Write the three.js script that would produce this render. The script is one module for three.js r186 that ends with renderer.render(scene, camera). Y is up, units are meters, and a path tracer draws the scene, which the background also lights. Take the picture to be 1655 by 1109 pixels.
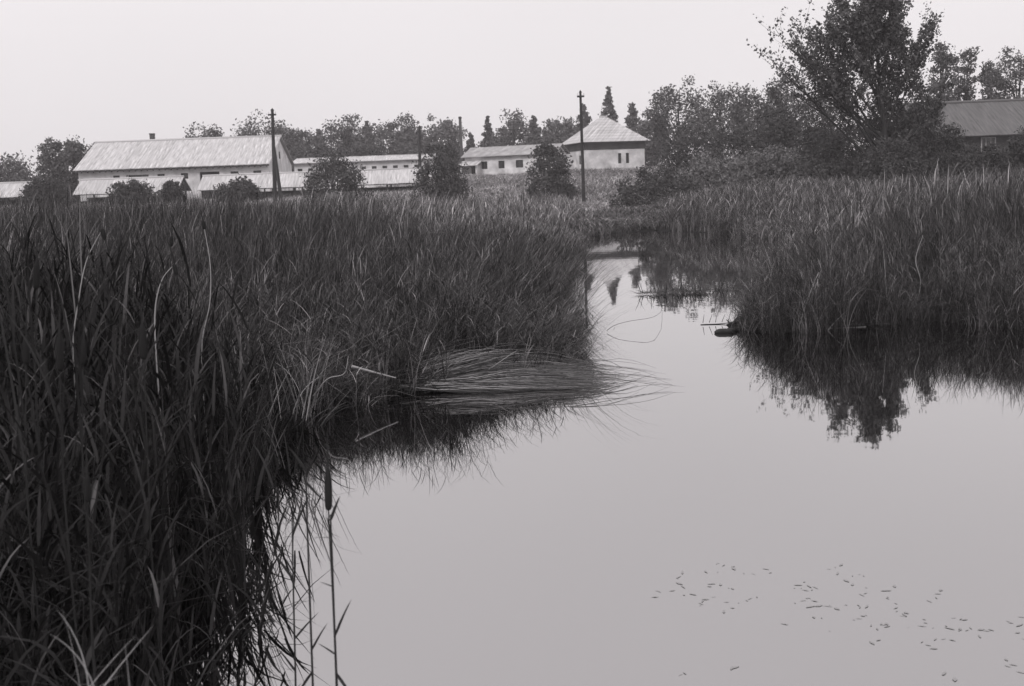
import * as THREE from 'three';
import { ImprovedNoise } from 'three/addons/math/ImprovedNoise.js';
import { mergeGeometries } from 'three/addons/utils/BufferGeometryUtils.js';

// ---------------------------------------------------------------- camera, sky, sun, exposure
const renderer = new THREE.WebGLRenderer({ antialias: true });
renderer.setSize(1024, 686);
renderer.toneMapping = THREE.LinearToneMapping;
renderer.toneMappingExposure = 1.0;
renderer.shadowMap.enabled = true;
const scene = new THREE.Scene();
const EYE = 1.8;
const camera = new THREE.PerspectiveCamera(33.0, 1024 / 686, 0.05, 3000);
camera.rotation.order = 'YXZ';
camera.position.set(0, EYE, 0);
camera.rotation.set(THREE.MathUtils.degToRad(-7.6), 0, THREE.MathUtils.degToRad(-2.05));
camera.focus = 12; camera.userData.fStop = 6.5;
camera.updateMatrixWorld(true);

const noise = new ImprovedNoise();
{ // an even overcast sky, a little brighter toward the zenith
  const W = 256, Hh = 128, data = new Float32Array(W * Hh * 4);
  for (let j = 0; j < Hh; j++) for (let i = 0; i < W; i++) {
    const el = ((j + 0.5) / Hh - 0.5) * Math.PI, az = (i / W) * Math.PI * 2;
    const s = Math.max(0, Math.sin(el));
    const c = Math.cos(el);
    const n = noise.noise(Math.cos(az) * c * 1.7 + 3, Math.sin(az) * c * 1.7 + 8, Math.sin(el) * 4.0) * 0.05 +
      noise.noise(Math.cos(az) * c * 5 + 1, Math.sin(az) * c * 5 + 2, Math.sin(el) * 9) * 0.02;
    const L = (0.82 + 0.5 * s) * (1 + n);
    const k = (j * W + i) * 4;
    data[k] = L * 1.0; data[k + 1] = L * 0.957; data[k + 2] = L * 0.976; data[k + 3] = 1;
  }
  const t = new THREE.DataTexture(data, W, Hh, THREE.RGBAFormat, THREE.FloatType);
  t.mapping = THREE.EquirectangularReflectionMapping; t.magFilter = THREE.LinearFilter; t.minFilter = THREE.LinearFilter;
  t.wrapS = THREE.RepeatWrapping; t.needsUpdate = true;
  scene.background = t; scene.environment = t;
}
const sun = new THREE.DirectionalLight(new THREE.Color(1.0, 0.965, 0.97), 1.4);
sun.position.set(-60, 110, 50); sun.target.position.set(0, 0, -60);
sun.castShadow = true; sun.shadow.radius = 28; sun.shadow.mapSize.set(2048, 2048);
Object.assign(sun.shadow.camera, { left: -130, right: 130, top: 130, bottom: -130, near: 1, far: 400 });
scene.add(sun, sun.target);
scene.fog = new THREE.FogExp2(new THREE.Color(0.80, 0.77, 0.785), 0.00075);

// ---------------------------------------------------------------- helpers
function rngOf(seed) { let a = seed >>> 0; return () => { a = (a + 0x6D2B79F5) | 0; let t = Math.imul(a ^ (a >>> 15), 1 | a); t = (t + Math.imul(t ^ (t >>> 7), 61 | t)) ^ t; return ((t ^ (t >>> 14)) >>> 0) / 4294967296; }; }
const R0 = rngOf(77);
const lerp = (a, b, t) => a + (b - a) * t;
const clamp = (x, a, b) => Math.max(a, Math.min(b, x));
const ss = (a, b, x) => { const t = clamp((x - a) / (b - a), 0, 1); return t * t * (3 - 2 * t); };
const FOC = 1109 / 2 / Math.tan(THREE.MathUtils.degToRad(33.0 / 2));
// survey: a sight line of the photograph met at a distance d (metres north of the camera)
function at(px, py, d) {
  const v = new THREE.Vector3((px - 827.5) / FOC, -(py - 554.5) / FOC, -1).applyQuaternion(camera.quaternion);
  return new THREE.Vector3(0, EYE, 0).addScaledVector(v, d / -v.z);
}
function onWater(px, py, y = 0) { // sight line met with the level y
  const v = new THREE.Vector3((px - 827.5) / FOC, -(py - 554.5) / FOC, -1).applyQuaternion(camera.quaternion);
  return new THREE.Vector3(0, EYE, 0).addScaledVector(v, (y - EYE) / v.y);
}
const used = new Map();
function numbered(n) { const k = used.get(n) ?? 0; used.set(n, k + 1); return k ? `${n}_${String(k).padStart(3, '0')}` : n; }
function gray(v) { return new THREE.Color(v, v * 0.985, v * 0.99); }
const M = {};
function mat(name, v, rough = 0.95, extra = {}) { const m = new THREE.MeshPhysicalMaterial({ color: gray(v), roughness: rough, metalness: 0, specularIntensity: 0.5, ...extra }); m.name = name; M[name] = m; return m; }
function mesh(name, geo, m, parent) {
  const o = new THREE.Mesh(geo, m); o.name = parent ? name : numbered(name); o.castShadow = o.receiveShadow = true; (parent ?? scene).add(o); return o;
}
function thing(name, label, category, pos = [0, 0, 0], turn = 0, group) {
  const g = new THREE.Group(); g.name = numbered(name); g.position.set(...pos); g.rotation.y = turn;
  g.userData = { label, category }; if (group) g.userData.group = group; scene.add(g); return g;
}
function tag(o, label, category, group, kind) { o.userData.label = label; o.userData.category = category; if (group) o.userData.group = group; if (kind) o.userData.kind = kind; return o; }
function box(name, w, h, d, m, parent, x, y, z) { const o = mesh(name, new THREE.BoxGeometry(w, h, d), m, parent); o.position.set(x, y, z); return o; }

// a growing buffer of triangles with one tone per vertex
class Buf {
  constructor() { this.p = []; this.c = []; this.i = []; }
  v(x, y, z, t) { this.p.push(x, y, z); this.c.push(t, t, t); return this.p.length / 3 - 1; }
  blade(x, y, z, az, th, bend, len, w, n, tone, twist = 0, blunt = 0) { // a tapering ribbon
    const ca = Math.cos(az), sa = Math.sin(az); let rad = 0, yy = y; const ds = len / n; let prev = -1;
    const sx = Math.cos(az + Math.PI / 2 + twist), sz = Math.sin(az + Math.PI / 2 + twist);
    for (let k = 0; k <= n; k++) {
      const t = k / n, ww = w * 0.5 * (k === n ? blunt : Math.pow(1 - t, 0.55) * (0.55 + 0.9 * Math.min(t * 2.5, 0.5)));
      const cx = x + ca * rad, cz = z + sa * rad;
      if (k === n && !blunt) { const a = this.v(cx, yy, cz, tone); this.i.push(prev, prev + 1, a); break; }
      const a = this.v(cx - sx * ww, yy, cz - sz * ww, tone); this.v(cx + sx * ww, yy, cz + sz * ww, tone);
      if (k) this.i.push(prev, prev + 1, a, prev + 1, a + 1, a);
      prev = a; const ang = th + bend * Math.pow(t + 0.5 / n, 1.4);
      rad += Math.sin(ang) * ds; yy += Math.cos(ang) * ds;
    }
  }
  tube(pts, radii, sides, tone) {
    let prev = -1; const up = new THREE.Vector3(), s1 = new THREE.Vector3(), s2 = new THREE.Vector3();
    for (let k = 0; k < pts.length; k++) {
      const a = pts[Math.max(0, k - 1)], b = pts[Math.min(pts.length - 1, k + 1)];
      up.subVectors(b, a).normalize(); s1.set(Math.abs(up.y) > 0.9 ? 1 : 0, Math.abs(up.y) > 0.9 ? 0 : 1, 0).cross(up).normalize(); s2.crossVectors(up, s1);
      const first = this.p.length / 3;
      for (let q = 0; q < sides; q++) { const f = q / sides * Math.PI * 2, c = Math.cos(f) * radii[k], s = Math.sin(f) * radii[k]; this.v(pts[k].x + s1.x * c + s2.x * s, pts[k].y + s1.y * c + s2.y * s, pts[k].z + s1.z * c + s2.z * s, tone); }
      if (k) for (let q = 0; q < sides; q++) { const q2 = (q + 1) % sides; this.i.push(prev + q, prev + q2, first + q, prev + q2, first + q2, first + q); }
      prev = first;
    }
  }
  leaf(x, y, z, s, r, tone, asp = 0.55) { // one rhombic leaf, turned any way
    const u = r() * 2 - 1, f = r() * 6.2832, q = Math.sqrt(1 - u * u); const ax = q * Math.cos(f), ay = u, az = q * Math.sin(f);
    let bx = r() - 0.5, by = r() - 0.5, bz = r() - 0.5; const d = bx * ax + by * ay + bz * az; bx -= d * ax; by -= d * ay; bz -= d * az;
    const l = 1 / (Math.hypot(bx, by, bz) + 1e-6) * s * asp; bx *= l; by *= l; bz *= l;
    const a = this.v(x - ax * s, y - ay * s, z - az * s, tone); this.v(x + bx, y + by, z + bz, tone); this.v(x + ax * s, y + ay * s, z + az * s, tone); this.v(x - bx, y - by, z - bz, tone);
    this.i.push(a, a + 1, a + 2, a, a + 2, a + 3);
  }
  geo() {
    const g = new THREE.BufferGeometry(); g.setAttribute('position', new THREE.Float32BufferAttribute(this.p, 3)); g.setAttribute('color', new THREE.Float32BufferAttribute(this.c, 3));
    g.setIndex(this.i); g.computeVertexNormals(); return g;
  }
}
// tiling noise texture for grain and patches
function noiseTex(size, seed, octaves, lo, hi, rep, sx = 1, sy = 1) {
  const data = new Uint8Array(size * size * 4);
  for (let j = 0; j < size; j++) for (let i = 0; i < size; i++) {
    let s = 0, a = 0.5, f = 4; const u = i / size, v = j / size;
    for (let o = 0; o < octaves; o++) {
      const n = (x, y) => noise.noise(x * f * sx + seed, y * f * sy + seed * 1.7, o * 3.1);
      s += a * (n(u, v) * (1 - u) * (1 - v) + n(u - 1, v) * u * (1 - v) + n(u, v - 1) * (1 - u) * v + n(u - 1, v - 1) * u * v) * 1.6; a *= 0.6; f *= 2;
    }
    const t = clamp(lerp(lo, hi, clamp(s * 0.9 + 0.5, 0, 1)), 0, 1) * 255, k = (j * size + i) * 4; data[k] = data[k + 1] = data[k + 2] = t; data[k + 3] = 255;
  }
  const t = new THREE.DataTexture(data, size, size); t.wrapS = t.wrapT = THREE.RepeatWrapping; t.magFilter = THREE.LinearFilter; t.minFilter = THREE.LinearMipmapLinearFilter; t.generateMipmaps = true;
  t.repeat.set(rep, rep); t.needsUpdate = true; return t;
}
const grainTex = noiseTex(256, 3.3, 6, 0.72, 1.0, 1); grainTex.repeat.set(0.22, 0.22); grainTex.colorSpace = THREE.SRGBColorSpace;
const streakTex = noiseTex(256, 9.1, 5, 0.7, 1.0, 1, 6, 0.6); streakTex.repeat.set(0.25, 0.25); streakTex.colorSpace = THREE.SRGBColorSpace;

// ---------------------------------------------------------------- pond and ground
const POND = [[-1.4, 0.9], [3, 0.7], [16, 1], [17, 9], [9, 12.4], [6.6, 12.9], [5.9, 13.2], [5.2, 14.3], [4.3, 14.0], [3.6, 13.5], [3.05, 13.6], [2.95, 14.3], [3.9, 17], [4.9, 20], [6.6, 26], [8, 32], [7.5, 39], [5.8, 45], [3.9, 43], [2.5, 40], [1.7, 36], [1.5, 32], [1.2, 29], [0.9, 22], [0.4, 15.5], [0.55, 12.2], [0.4, 11.0], [0, 10.6], [-1.1, 10.25], [-1.75, 9.5], [-2.05, 8.8], [-2.15, 8], [-2.05, 7], [-1.9, 5], [-1.75, 3.5], [-1.6, 1.8]];
function shore(x, d) { // distance to the shoreline, negative over the water
  let m = 1e9, inside = false;
  for (let i = 0, j = POND.length - 1; i < POND.length; j = i++) {
    const [ax, ay] = POND[j], [bx, by] = POND[i]; const ex = bx - ax, ey = by - ay, t = clamp(((x - ax) * ex + (d - ay) * ey) / (ex * ex + ey * ey), 0, 1);
    const dx = x - ax - ex * t, dy = d - ay - ey * t; m = Math.min(m, dx * dx + dy * dy);
    if ((by > d) !== (ay > d) && x < (ax - bx) * (d - by) / (ay - by) + bx) inside = !inside;
  }
  return (inside ? -1 : 1) * Math.sqrt(m);
}
function rise(x, d) {
  if (d < 20) return 0;
  const u = x / d, wl = 1 - ss(-0.17, -0.03, u), wr = ss(0.09, 0.24, u);
  const L = 1.4 * ss(60, 105, d), C = 3.1 * ss(70, 128, d), Rr = 1.2 * ss(40, 62, d) + 2.2 * ss(62, 125, d);
  return lerp(lerp(C, L, wl), Rr, wr) + 1.5 * ss(170, 500, d);
}
function ground(x, d) {
  const near = d < 60 && d > -6 && x > -30 && x < 40; const s = near ? shore(x, d) : 9;
  const n = noise.noise(x * 0.9, d * 0.9, 1.5) * 0.05 + noise.noise(x * 0.12, d * 0.12, 4.5) * 0.15 * ss(20, 60, d);
  if (s < 0) return -0.03 - 0.7 * ss(0, 1.2, -s) + n * 0.4;
  return 0.02 + 0.14 * ss(0, 1.6, s) + n * ss(0, 1, s) + rise(x, d) + (d < 0.6 ? 0.25 * ss(0.6, -2, d) : 0);
}
mat('mud', 0.035, 1, { specularIntensity: 0.12, map: grainTex, bumpMap: grainTex, bumpScale: 0.02 });
{
  const xs = [], dsr = [];
  for (let x = -9; x <= 18.01; x += 0.35) xs.push(x);
  for (let s = 0.5, x = 18; x < 700; s *= 1.13) { x += s; xs.push(x); }
  for (let s = 0.5, x = -9; x > -700; s *= 1.13) { x -= s; xs.unshift(x); }
  for (let d = -2; d <= 48.01; d += 0.35) dsr.push(d);
  for (let s = 0.5, d = 48; d < 1400; s *= 1.08) { d += s; dsr.push(d); }
  for (let s = 0.8, d = -2; d > -120; s *= 1.3) { d -= s; dsr.unshift(d); }
  const pos = [], uv = [], idx = [], nx = xs.length;
  for (const d of dsr) for (const x of xs) { pos.push(x, ground(x, d), -d); uv.push(x * 0.7, d * 0.7); }
  for (let j = 0; j < dsr.length - 1; j++) for (let i = 0; i < nx - 1; i++) { const a = j * nx + i; idx.push(a, a + 1, a + nx, a + 1, a + nx + 1, a + nx); }
  const g = new THREE.BufferGeometry(); g.setAttribute('position', new THREE.Float32BufferAttribute(pos, 3)); g.setAttribute('uv', new THREE.Float32BufferAttribute(uv, 2)); g.setIndex(idx); g.computeVertexNormals();
  mesh('ground', g, M.mud).userData = { kind: 'structure', label: 'dark marshy ground sloping up to the farm buildings' };
}
{
  const ripple = noiseTex(512, 5.7, 3, 0, 1, 1);
  const wm = new THREE.MeshPhysicalMaterial({ color: gray(0.395), roughness: 0.02, metalness: 1, bumpMap: ripple, bumpScale: 0.0004 });
  wm.name = 'pond_water';
  const g = new THREE.PlaneGeometry(60, 52, 1, 1); g.rotateX(-Math.PI / 2); const uv = g.attributes.uv; for (let i = 0; i < uv.count; i++) uv.setXY(i, uv.getX(i) * 24, uv.getY(i) * 21);
  const w = mesh('water', g, wm); w.position.set(5, 0, -24); w.userData = { kind: 'structure', label: 'still pond water mirroring the pale sky' };
}

// ---------------------------------------------------------------- reed beds
const reedMat = mat('reed', 1, 0.8, { specularIntensity: 0.12, vertexColors: true, side: THREE.DoubleSide });
function reedTuft(seed, o) {
  const r = rngOf(seed), b = new Buf();
  for (let k = 0; k < o.stems; k++) {
    const f = r() * 6.283, q = Math.sqrt(r()) * o.radius, x = Math.cos(f) * q, z = Math.sin(f) * q, h = 0.72 + 0.33 * r(), az = r() * 6.283;
    const dead = r() < o.dead, tone = dead ? 2.4 + r() * 2.6 : 0.5 + r() * 1.0;
    const th = 0.02 + 0.1 * r(), bend = (0.05 + 0.35 * r() * r());
    if (o.stalk) { // stalk as a three sided tube
      const pts = [], rad = []; let x1 = x, y1 = 0, z1 = z;
      for (let s = 0; s <= 4; s++) { pts.push(new THREE.Vector3(x1, y1, z1)); rad.push(o.stalk * (1 - 0.75 * s / 4)); const a = th + bend * s / 4; x1 += Math.cos(az) * Math.sin(a) * h / 4; z1 += Math.sin(az) * Math.sin(a) * h / 4; y1 += Math.cos(a) * h / 4; }
      b.tube(pts, rad, 3, tone);
      const nl = o.leaves + Math.floor(r() * 2);
      for (let l = 0; l < nl; l++) {
        const t = 0.25 + 0.72 * (l + r() * 0.7) / nl, i0 = Math.min(3, Math.floor(t * 4)), ft = t * 4 - i0, p = pts[i0], p2 = pts[i0 + 1];
        b.blade(lerp(p.x, p2.x, ft), lerp(p.y, p2.y, ft), lerp(p.z, p2.z, ft), r() * 6.283, 0.2 + 0.4 * r(), 0.5 + 1.5 * r() * r(), o.leafLen * (0.6 + 0.6 * r()), o.leafW * (0.7 + 0.6 * r()), 4, tone * (0.85 + 0.3 * r()), (r() - 0.5));
      }
    }
    if (o.stalk && r() < 0.16) { // a snapped dead stem folded over
      const a = r() * 6.283, y1 = h * (0.45 + 0.4 * r()), l2 = 0.25 + 0.3 * r(), lean = 0.1 * (r() - 0.5), tn = 1.6 + 2.6 * r(); const k1 = new THREE.Vector3(x + lean, y1, z + lean), dn = -0.75 + 0.9 * r();
      b.tube([new THREE.Vector3(x, 0, z), k1], [o.stalk, o.stalk * 0.8], 3, tn); b.tube([k1, new THREE.Vector3(k1.x + Math.cos(a) * l2, k1.y + l2 * dn, k1.z + Math.sin(a) * l2)], [o.stalk * 0.8, o.stalk * 0.3], 3, tn);
    }
    for (let l = 0; l < o.base; l++) b.blade(x + (r() - 0.5) * 0.06, 0, z + (r() - 0.5) * 0.06, r() * 6.283, 0.03 + 0.16 * r(), 0.15 + (r() < 0.2 ? 1.9 : 0.8) * r(), h * (0.55 + 0.5 * r()), o.leafW * (0.7 + 0.5 * r()), 5, tone * (0.8 + 0.4 * r()), (r() - 0.5) * 2);
  }
  return b.geo();
}
const nearTufts = [1, 2, 3, 4, 5, 6].map((s) => reedTuft(s * 31, { stems: 5, radius: 0.11, stalk: 0.0032, leaves: 4, leafLen: 0.3, leafW: 0.016, base: 2, dead: 0.06 }));
const midTufts = [1, 2, 3, 4, 5, 6].map((s) => reedTuft(s * 57, { stems: 14, radius: 0.16, stalk: 0.0024, leaves: 3, leafLen: 0.26, leafW: 0.0062, base: 3, dead: 0.13 }));
const farTufts = [1, 2, 3, 4].map((s) => reedTuft(s * 91, { stems: 22, radius: 0.4, stalk: 0.004, leaves: 3, leafLen: 0.36, leafW: 0.016, base: 2, dead: 0.18 }));
const grassTufts = [1, 2, 3].map((s) => reedTuft(s * 113, { stems: 26, radius: 0.5, stalk: 0, leaves: 0, leafLen: 0, leafW: 0.022, base: 3, dead: 0.25 }));
function bed(name, label, category, variants, spots) { // spots: [x, d, y, height, spread, leanX, leanZ, tone]
  const g = thing(name, label, category); g.userData.kind = 'stuff';
  const lists = variants.map(() => []); spots.forEach((s, i) => lists[i % variants.length].push(s));
  const m4 = new THREE.Matrix4(), e = new THREE.Matrix4(), turn = new THREE.Matrix4(), col = new THREE.Color();
  lists.forEach((list, i) => {
    if (!list.length) return;
    const im = new THREE.InstancedMesh(variants[i], reedMat, list.length); im.name = 'reed_growth'; im.castShadow = im.receiveShadow = true; im.userData.kind = 'stuff';
    list.forEach(([x, d, y, h, sp, lx, lz, tone], k) => {
      turn.makeRotationY(R0() * 6.283); turn.scale(new THREE.Vector3(sp, 1, sp));
      e.set(1, lx * h, 0, x, 0, h, 0, y, 0, lz * h, 1, -d, 0, 0, 0, 1); m4.multiplyMatrices(e, turn); im.setMatrixAt(k, m4);
      col.setRGB(tone, tone * 0.985, tone * 0.99); im.setColorAt(k, col);
    });
    g.add(im);
  });
  return g;
}
function scatter(d0, d1, step, xlo, xhi, keep, out) {
  for (let d = d0; d < d1; d += step) for (let x = xlo(d); x < xhi(d); x += step) {
    const px = x + (R0() - 0.5) * step * 1.3, pd = d + (R0() - 0.5) * step * 1.3; const s = keep(px, pd); if (s) out.push(s);
  }
}
const patch = (x, d, f, k) => noise.noise(x * f, d * f, k);
// shoreline growth is low, rising to full height a few metres back
{ // left foreground, standing in the shallows
  const a = [];
  scatter(1.7, 9.2, 0.128, (d) => -0.5 * d - 1.2, () => -0.3, (x, d) => {
    const s = shore(x, d), edge = -0.22 - 0.26 * clamp((d - 2) / 6, 0, 1) * (d < 8 ? 1 : 0);
    if (s < (d > 5.5 ? -0.4 : -0.85) || (d < 2.6 && x > -1.0)) return null;
    const p = s > 0 ? 0.95 : s > -0.35 ? 0.42 : s > -0.65 ? 0.24 : 0.05; if (R0() > p) return null;
    let h = lerp(0.82, 1.38, ss(2.0, 8, d)) * (0.72 + 0.34 * R0()) * (s < -0.4 ? 0.85 : 1); if (d > 7.6 && s < 0.6) h *= 0.55;
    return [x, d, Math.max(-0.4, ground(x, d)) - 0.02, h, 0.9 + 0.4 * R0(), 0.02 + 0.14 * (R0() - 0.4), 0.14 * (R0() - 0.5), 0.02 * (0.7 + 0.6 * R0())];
  }, a);
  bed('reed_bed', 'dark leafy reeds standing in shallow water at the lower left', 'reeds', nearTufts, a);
}
{ // the rounded clump beside the open water
  const a = [];
  scatter(8.8, 21, 0.16, (d) => -0.5 * d - 1.5, () => 2.2, (x, d) => {
    const s = shore(x, d); if (s < -0.06 || (x > -0.75 && x < 0.9 && d < 11.15 && R0() < 0.85)) return null; if (d < 9.2 && x < -2.4 && R0() < 0.5) return null;
    const ramp = clamp(0.16 + 0.14 * ss(0.1, -0.8, x) * R0() + 0.38 * ss(12, 15.5, d) * ss(-1.2, 0, x) + (R0() < 0.07 ? 0.22 : 0) + 0.2 * s, 0, 1), tall = 1.5 + 0.14 * patch(x, d, 0.35, 2) + 0.1 * ss(-2, -6, x);
    const h = Math.min(tall, tall * Math.pow(ramp, 0.9)) * (0.8 + 0.3 * R0());
    const er = ss(2.4, 0, s) * ss(-1.2, 0.6, x) * ss(10.6, 12, d);
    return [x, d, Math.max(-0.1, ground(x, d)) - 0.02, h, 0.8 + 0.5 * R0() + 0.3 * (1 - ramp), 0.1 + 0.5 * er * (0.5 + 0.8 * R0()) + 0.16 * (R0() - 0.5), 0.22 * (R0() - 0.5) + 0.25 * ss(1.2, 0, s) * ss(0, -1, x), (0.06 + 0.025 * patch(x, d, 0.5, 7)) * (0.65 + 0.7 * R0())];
  }, a);
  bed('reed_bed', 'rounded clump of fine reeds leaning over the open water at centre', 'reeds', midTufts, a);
}
{ // the wide field behind it
  const a = [];
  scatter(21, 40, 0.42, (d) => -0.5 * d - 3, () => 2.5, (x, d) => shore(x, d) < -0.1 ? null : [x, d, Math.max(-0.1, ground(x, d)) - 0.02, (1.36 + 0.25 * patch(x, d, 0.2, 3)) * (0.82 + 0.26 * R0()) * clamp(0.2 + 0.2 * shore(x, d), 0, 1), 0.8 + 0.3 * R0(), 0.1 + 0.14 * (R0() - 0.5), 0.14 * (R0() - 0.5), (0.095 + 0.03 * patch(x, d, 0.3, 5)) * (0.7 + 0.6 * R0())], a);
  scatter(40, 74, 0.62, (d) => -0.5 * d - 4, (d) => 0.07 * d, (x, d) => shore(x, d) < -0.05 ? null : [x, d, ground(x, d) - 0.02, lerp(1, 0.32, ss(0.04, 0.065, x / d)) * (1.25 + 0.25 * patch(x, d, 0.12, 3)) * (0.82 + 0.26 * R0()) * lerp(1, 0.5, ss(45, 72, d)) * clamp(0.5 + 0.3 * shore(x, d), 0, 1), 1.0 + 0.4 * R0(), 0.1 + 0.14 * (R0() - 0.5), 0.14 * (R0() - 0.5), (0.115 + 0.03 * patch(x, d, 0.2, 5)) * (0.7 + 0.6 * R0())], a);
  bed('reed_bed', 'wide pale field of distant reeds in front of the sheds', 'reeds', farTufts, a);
}
{ // right bank
  const a = [];
  scatter(12, 21, 0.17, () => 2.4, (d) => 0.5 * d + 2, (x, d) => {
    const s = shore(x, d); if (s < -0.12) return null;
    const ramp = clamp((lerp(0.17, 0.3, ss(2.9, 3.9, x)) - 0.16 * ss(4.0, 5.4, x)) + (R0() < 0.1 ? 0.25 : 0.08) * R0() + 0.19 * s, 0, 1); const tall = 1.62 + 0.12 * patch(x, d, 0.4, 8);
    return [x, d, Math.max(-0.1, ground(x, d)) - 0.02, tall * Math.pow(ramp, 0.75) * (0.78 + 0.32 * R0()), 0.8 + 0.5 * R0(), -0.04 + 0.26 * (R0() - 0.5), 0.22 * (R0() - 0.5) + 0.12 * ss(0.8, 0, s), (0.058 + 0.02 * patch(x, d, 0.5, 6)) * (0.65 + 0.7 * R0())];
  }, a);
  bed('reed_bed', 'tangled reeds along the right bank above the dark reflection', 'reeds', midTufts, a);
  const b = [];
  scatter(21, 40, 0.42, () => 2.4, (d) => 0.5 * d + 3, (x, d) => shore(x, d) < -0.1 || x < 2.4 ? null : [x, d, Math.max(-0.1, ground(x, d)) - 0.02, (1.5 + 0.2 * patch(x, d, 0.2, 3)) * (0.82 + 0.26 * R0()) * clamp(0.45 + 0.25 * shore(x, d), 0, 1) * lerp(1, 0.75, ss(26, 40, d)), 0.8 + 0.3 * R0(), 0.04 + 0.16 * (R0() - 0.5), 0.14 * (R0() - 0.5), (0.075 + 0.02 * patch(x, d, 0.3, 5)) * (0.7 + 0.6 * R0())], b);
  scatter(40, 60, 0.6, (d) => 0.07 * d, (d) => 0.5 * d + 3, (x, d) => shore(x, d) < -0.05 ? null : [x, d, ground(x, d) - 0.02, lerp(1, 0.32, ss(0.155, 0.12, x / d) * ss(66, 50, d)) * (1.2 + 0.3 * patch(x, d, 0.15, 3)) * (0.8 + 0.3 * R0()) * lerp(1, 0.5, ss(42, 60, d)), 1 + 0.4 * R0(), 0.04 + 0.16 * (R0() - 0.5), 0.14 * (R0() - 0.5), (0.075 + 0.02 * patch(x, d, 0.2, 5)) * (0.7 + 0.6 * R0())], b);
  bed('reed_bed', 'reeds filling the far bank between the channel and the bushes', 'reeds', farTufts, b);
}
{ // meadow grass up to the buildings
  const a = [];
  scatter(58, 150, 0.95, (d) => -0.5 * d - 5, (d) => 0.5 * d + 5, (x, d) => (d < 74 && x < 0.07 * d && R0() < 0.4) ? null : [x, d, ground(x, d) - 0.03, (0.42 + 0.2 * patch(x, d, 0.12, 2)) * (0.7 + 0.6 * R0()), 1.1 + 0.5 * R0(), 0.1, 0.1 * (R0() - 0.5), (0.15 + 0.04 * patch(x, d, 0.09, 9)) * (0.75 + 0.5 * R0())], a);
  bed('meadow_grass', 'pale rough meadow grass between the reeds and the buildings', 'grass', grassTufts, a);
  const b = [];
  scatter(-3, 1.5, 0.3, () => -6, () => 8, (x, d) => shore(x, d) < 0.05 || Math.hypot(x, d) < 0.9 ? null : [x, d, ground(x, d) - 0.02, 0.25 * (0.7 + 0.6 * R0()), 0.5, 0.05, 0, 0.06], b);
  bed('bank_grass', 'short grass on the near bank at the bottom edge', 'grass', grassTufts, b);
}

// ---------------------------------------------------------------- trees and bushes
const leafMat = mat('foliage', 1, 0.85, { specularIntensity: 0.12, vertexColors: true, side: THREE.DoubleSide });
const barkMat = mat('bark', 0.035, 1, { specularIntensity: 0.12 });
const hor = (px) => { const a = at(px, 300, 1).y - EYE, b = at(px, 320, 1).y - EYE; return 300 + 20 * a / (a - b); };
function crownGeo(seed, w, h, type, n, leaf, tone) { // grows from y = 0 up to y = h
  const r = rngOf(seed), b = new Buf(), clumps = [];
  const m = type === 'cone' ? 110 : type === 'bush' ? 130 : type === 'column' ? 70 : 95;
  for (let k = 0; k < m; k++) {
    let x, y, z, cr;
    const f = r() * 6.283;
    if (type === 'cone') { const t = 1 - Math.pow((k + 0.5) / m, 0.62), q = w * 0.5 * (1 - t) * (0.25 + 0.6 * r()); x = Math.cos(f) * q; z = Math.sin(f) * q; y = h * (0.03 + 0.95 * t); cr = Math.max(0.05 * w, w * (0.2 * (1 - t) + 0.02)); }
    else if (type === 'column') { const t = r(), q = w * 0.5 * Math.pow(Math.sin(Math.PI * (0.12 + 0.8 * t)), 0.8) * Math.sqrt(r()) * 0.75; x = Math.cos(f) * q; z = Math.sin(f) * q; y = h * (0.06 + 0.84 * t); cr = w * (0.1 + 0.12 * r()); }
    else {
      const bush = type === 'bush', u = bush ? Math.pow(r(), 0.9) : r() * 1.8 - 0.85, q = Math.sqrt(Math.max(0.04, 1 - u * u)), lump = 1 + (bush ? 0.16 : 0.4) * noise.noise(Math.cos(f) * 1.5 + seed, u * 1.9, Math.sin(f) * 1.5);
      const rr = (0.35 + 0.5 * Math.sqrt(r())) * lump; x = Math.cos(f) * q * w * 0.5 * rr; z = Math.sin(f) * q * w * 0.5 * rr; y = bush ? h * (0.03 + 1.04 * u * rr) : h * (0.5 + 0.5 * u * rr); cr = Math.min(w, h * 1.3) * (0.08 + 0.1 * r());
    }
    clumps.push([x, y, z, cr, tone * (0.75 + 0.5 * r())]);
  }
  for (let k = 0; k < n; k++) {
    const c = clumps[Math.floor(r() * clumps.length)]; const q = Math.pow(r(), 0.45) * c[3] * (r() < (type === 'bush' ? 0.06 : 0.12) ? 1.5 : 1), u = r() * 2 - 1, f = r() * 6.283, s = Math.sqrt(1 - u * u);
    const y = c[1] + u * q * (type === 'cone' ? 0.7 : 0.85); if (y < 0) continue;
    b.leaf(c[0] + Math.cos(f) * s * q, y, c[2] + Math.sin(f) * s * q, leaf * (0.6 + 0.8 * r()), r, c[4] * (0.8 + 0.4 * r()));
  }
  return { geo: b.geo(), clumps };
}
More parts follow.
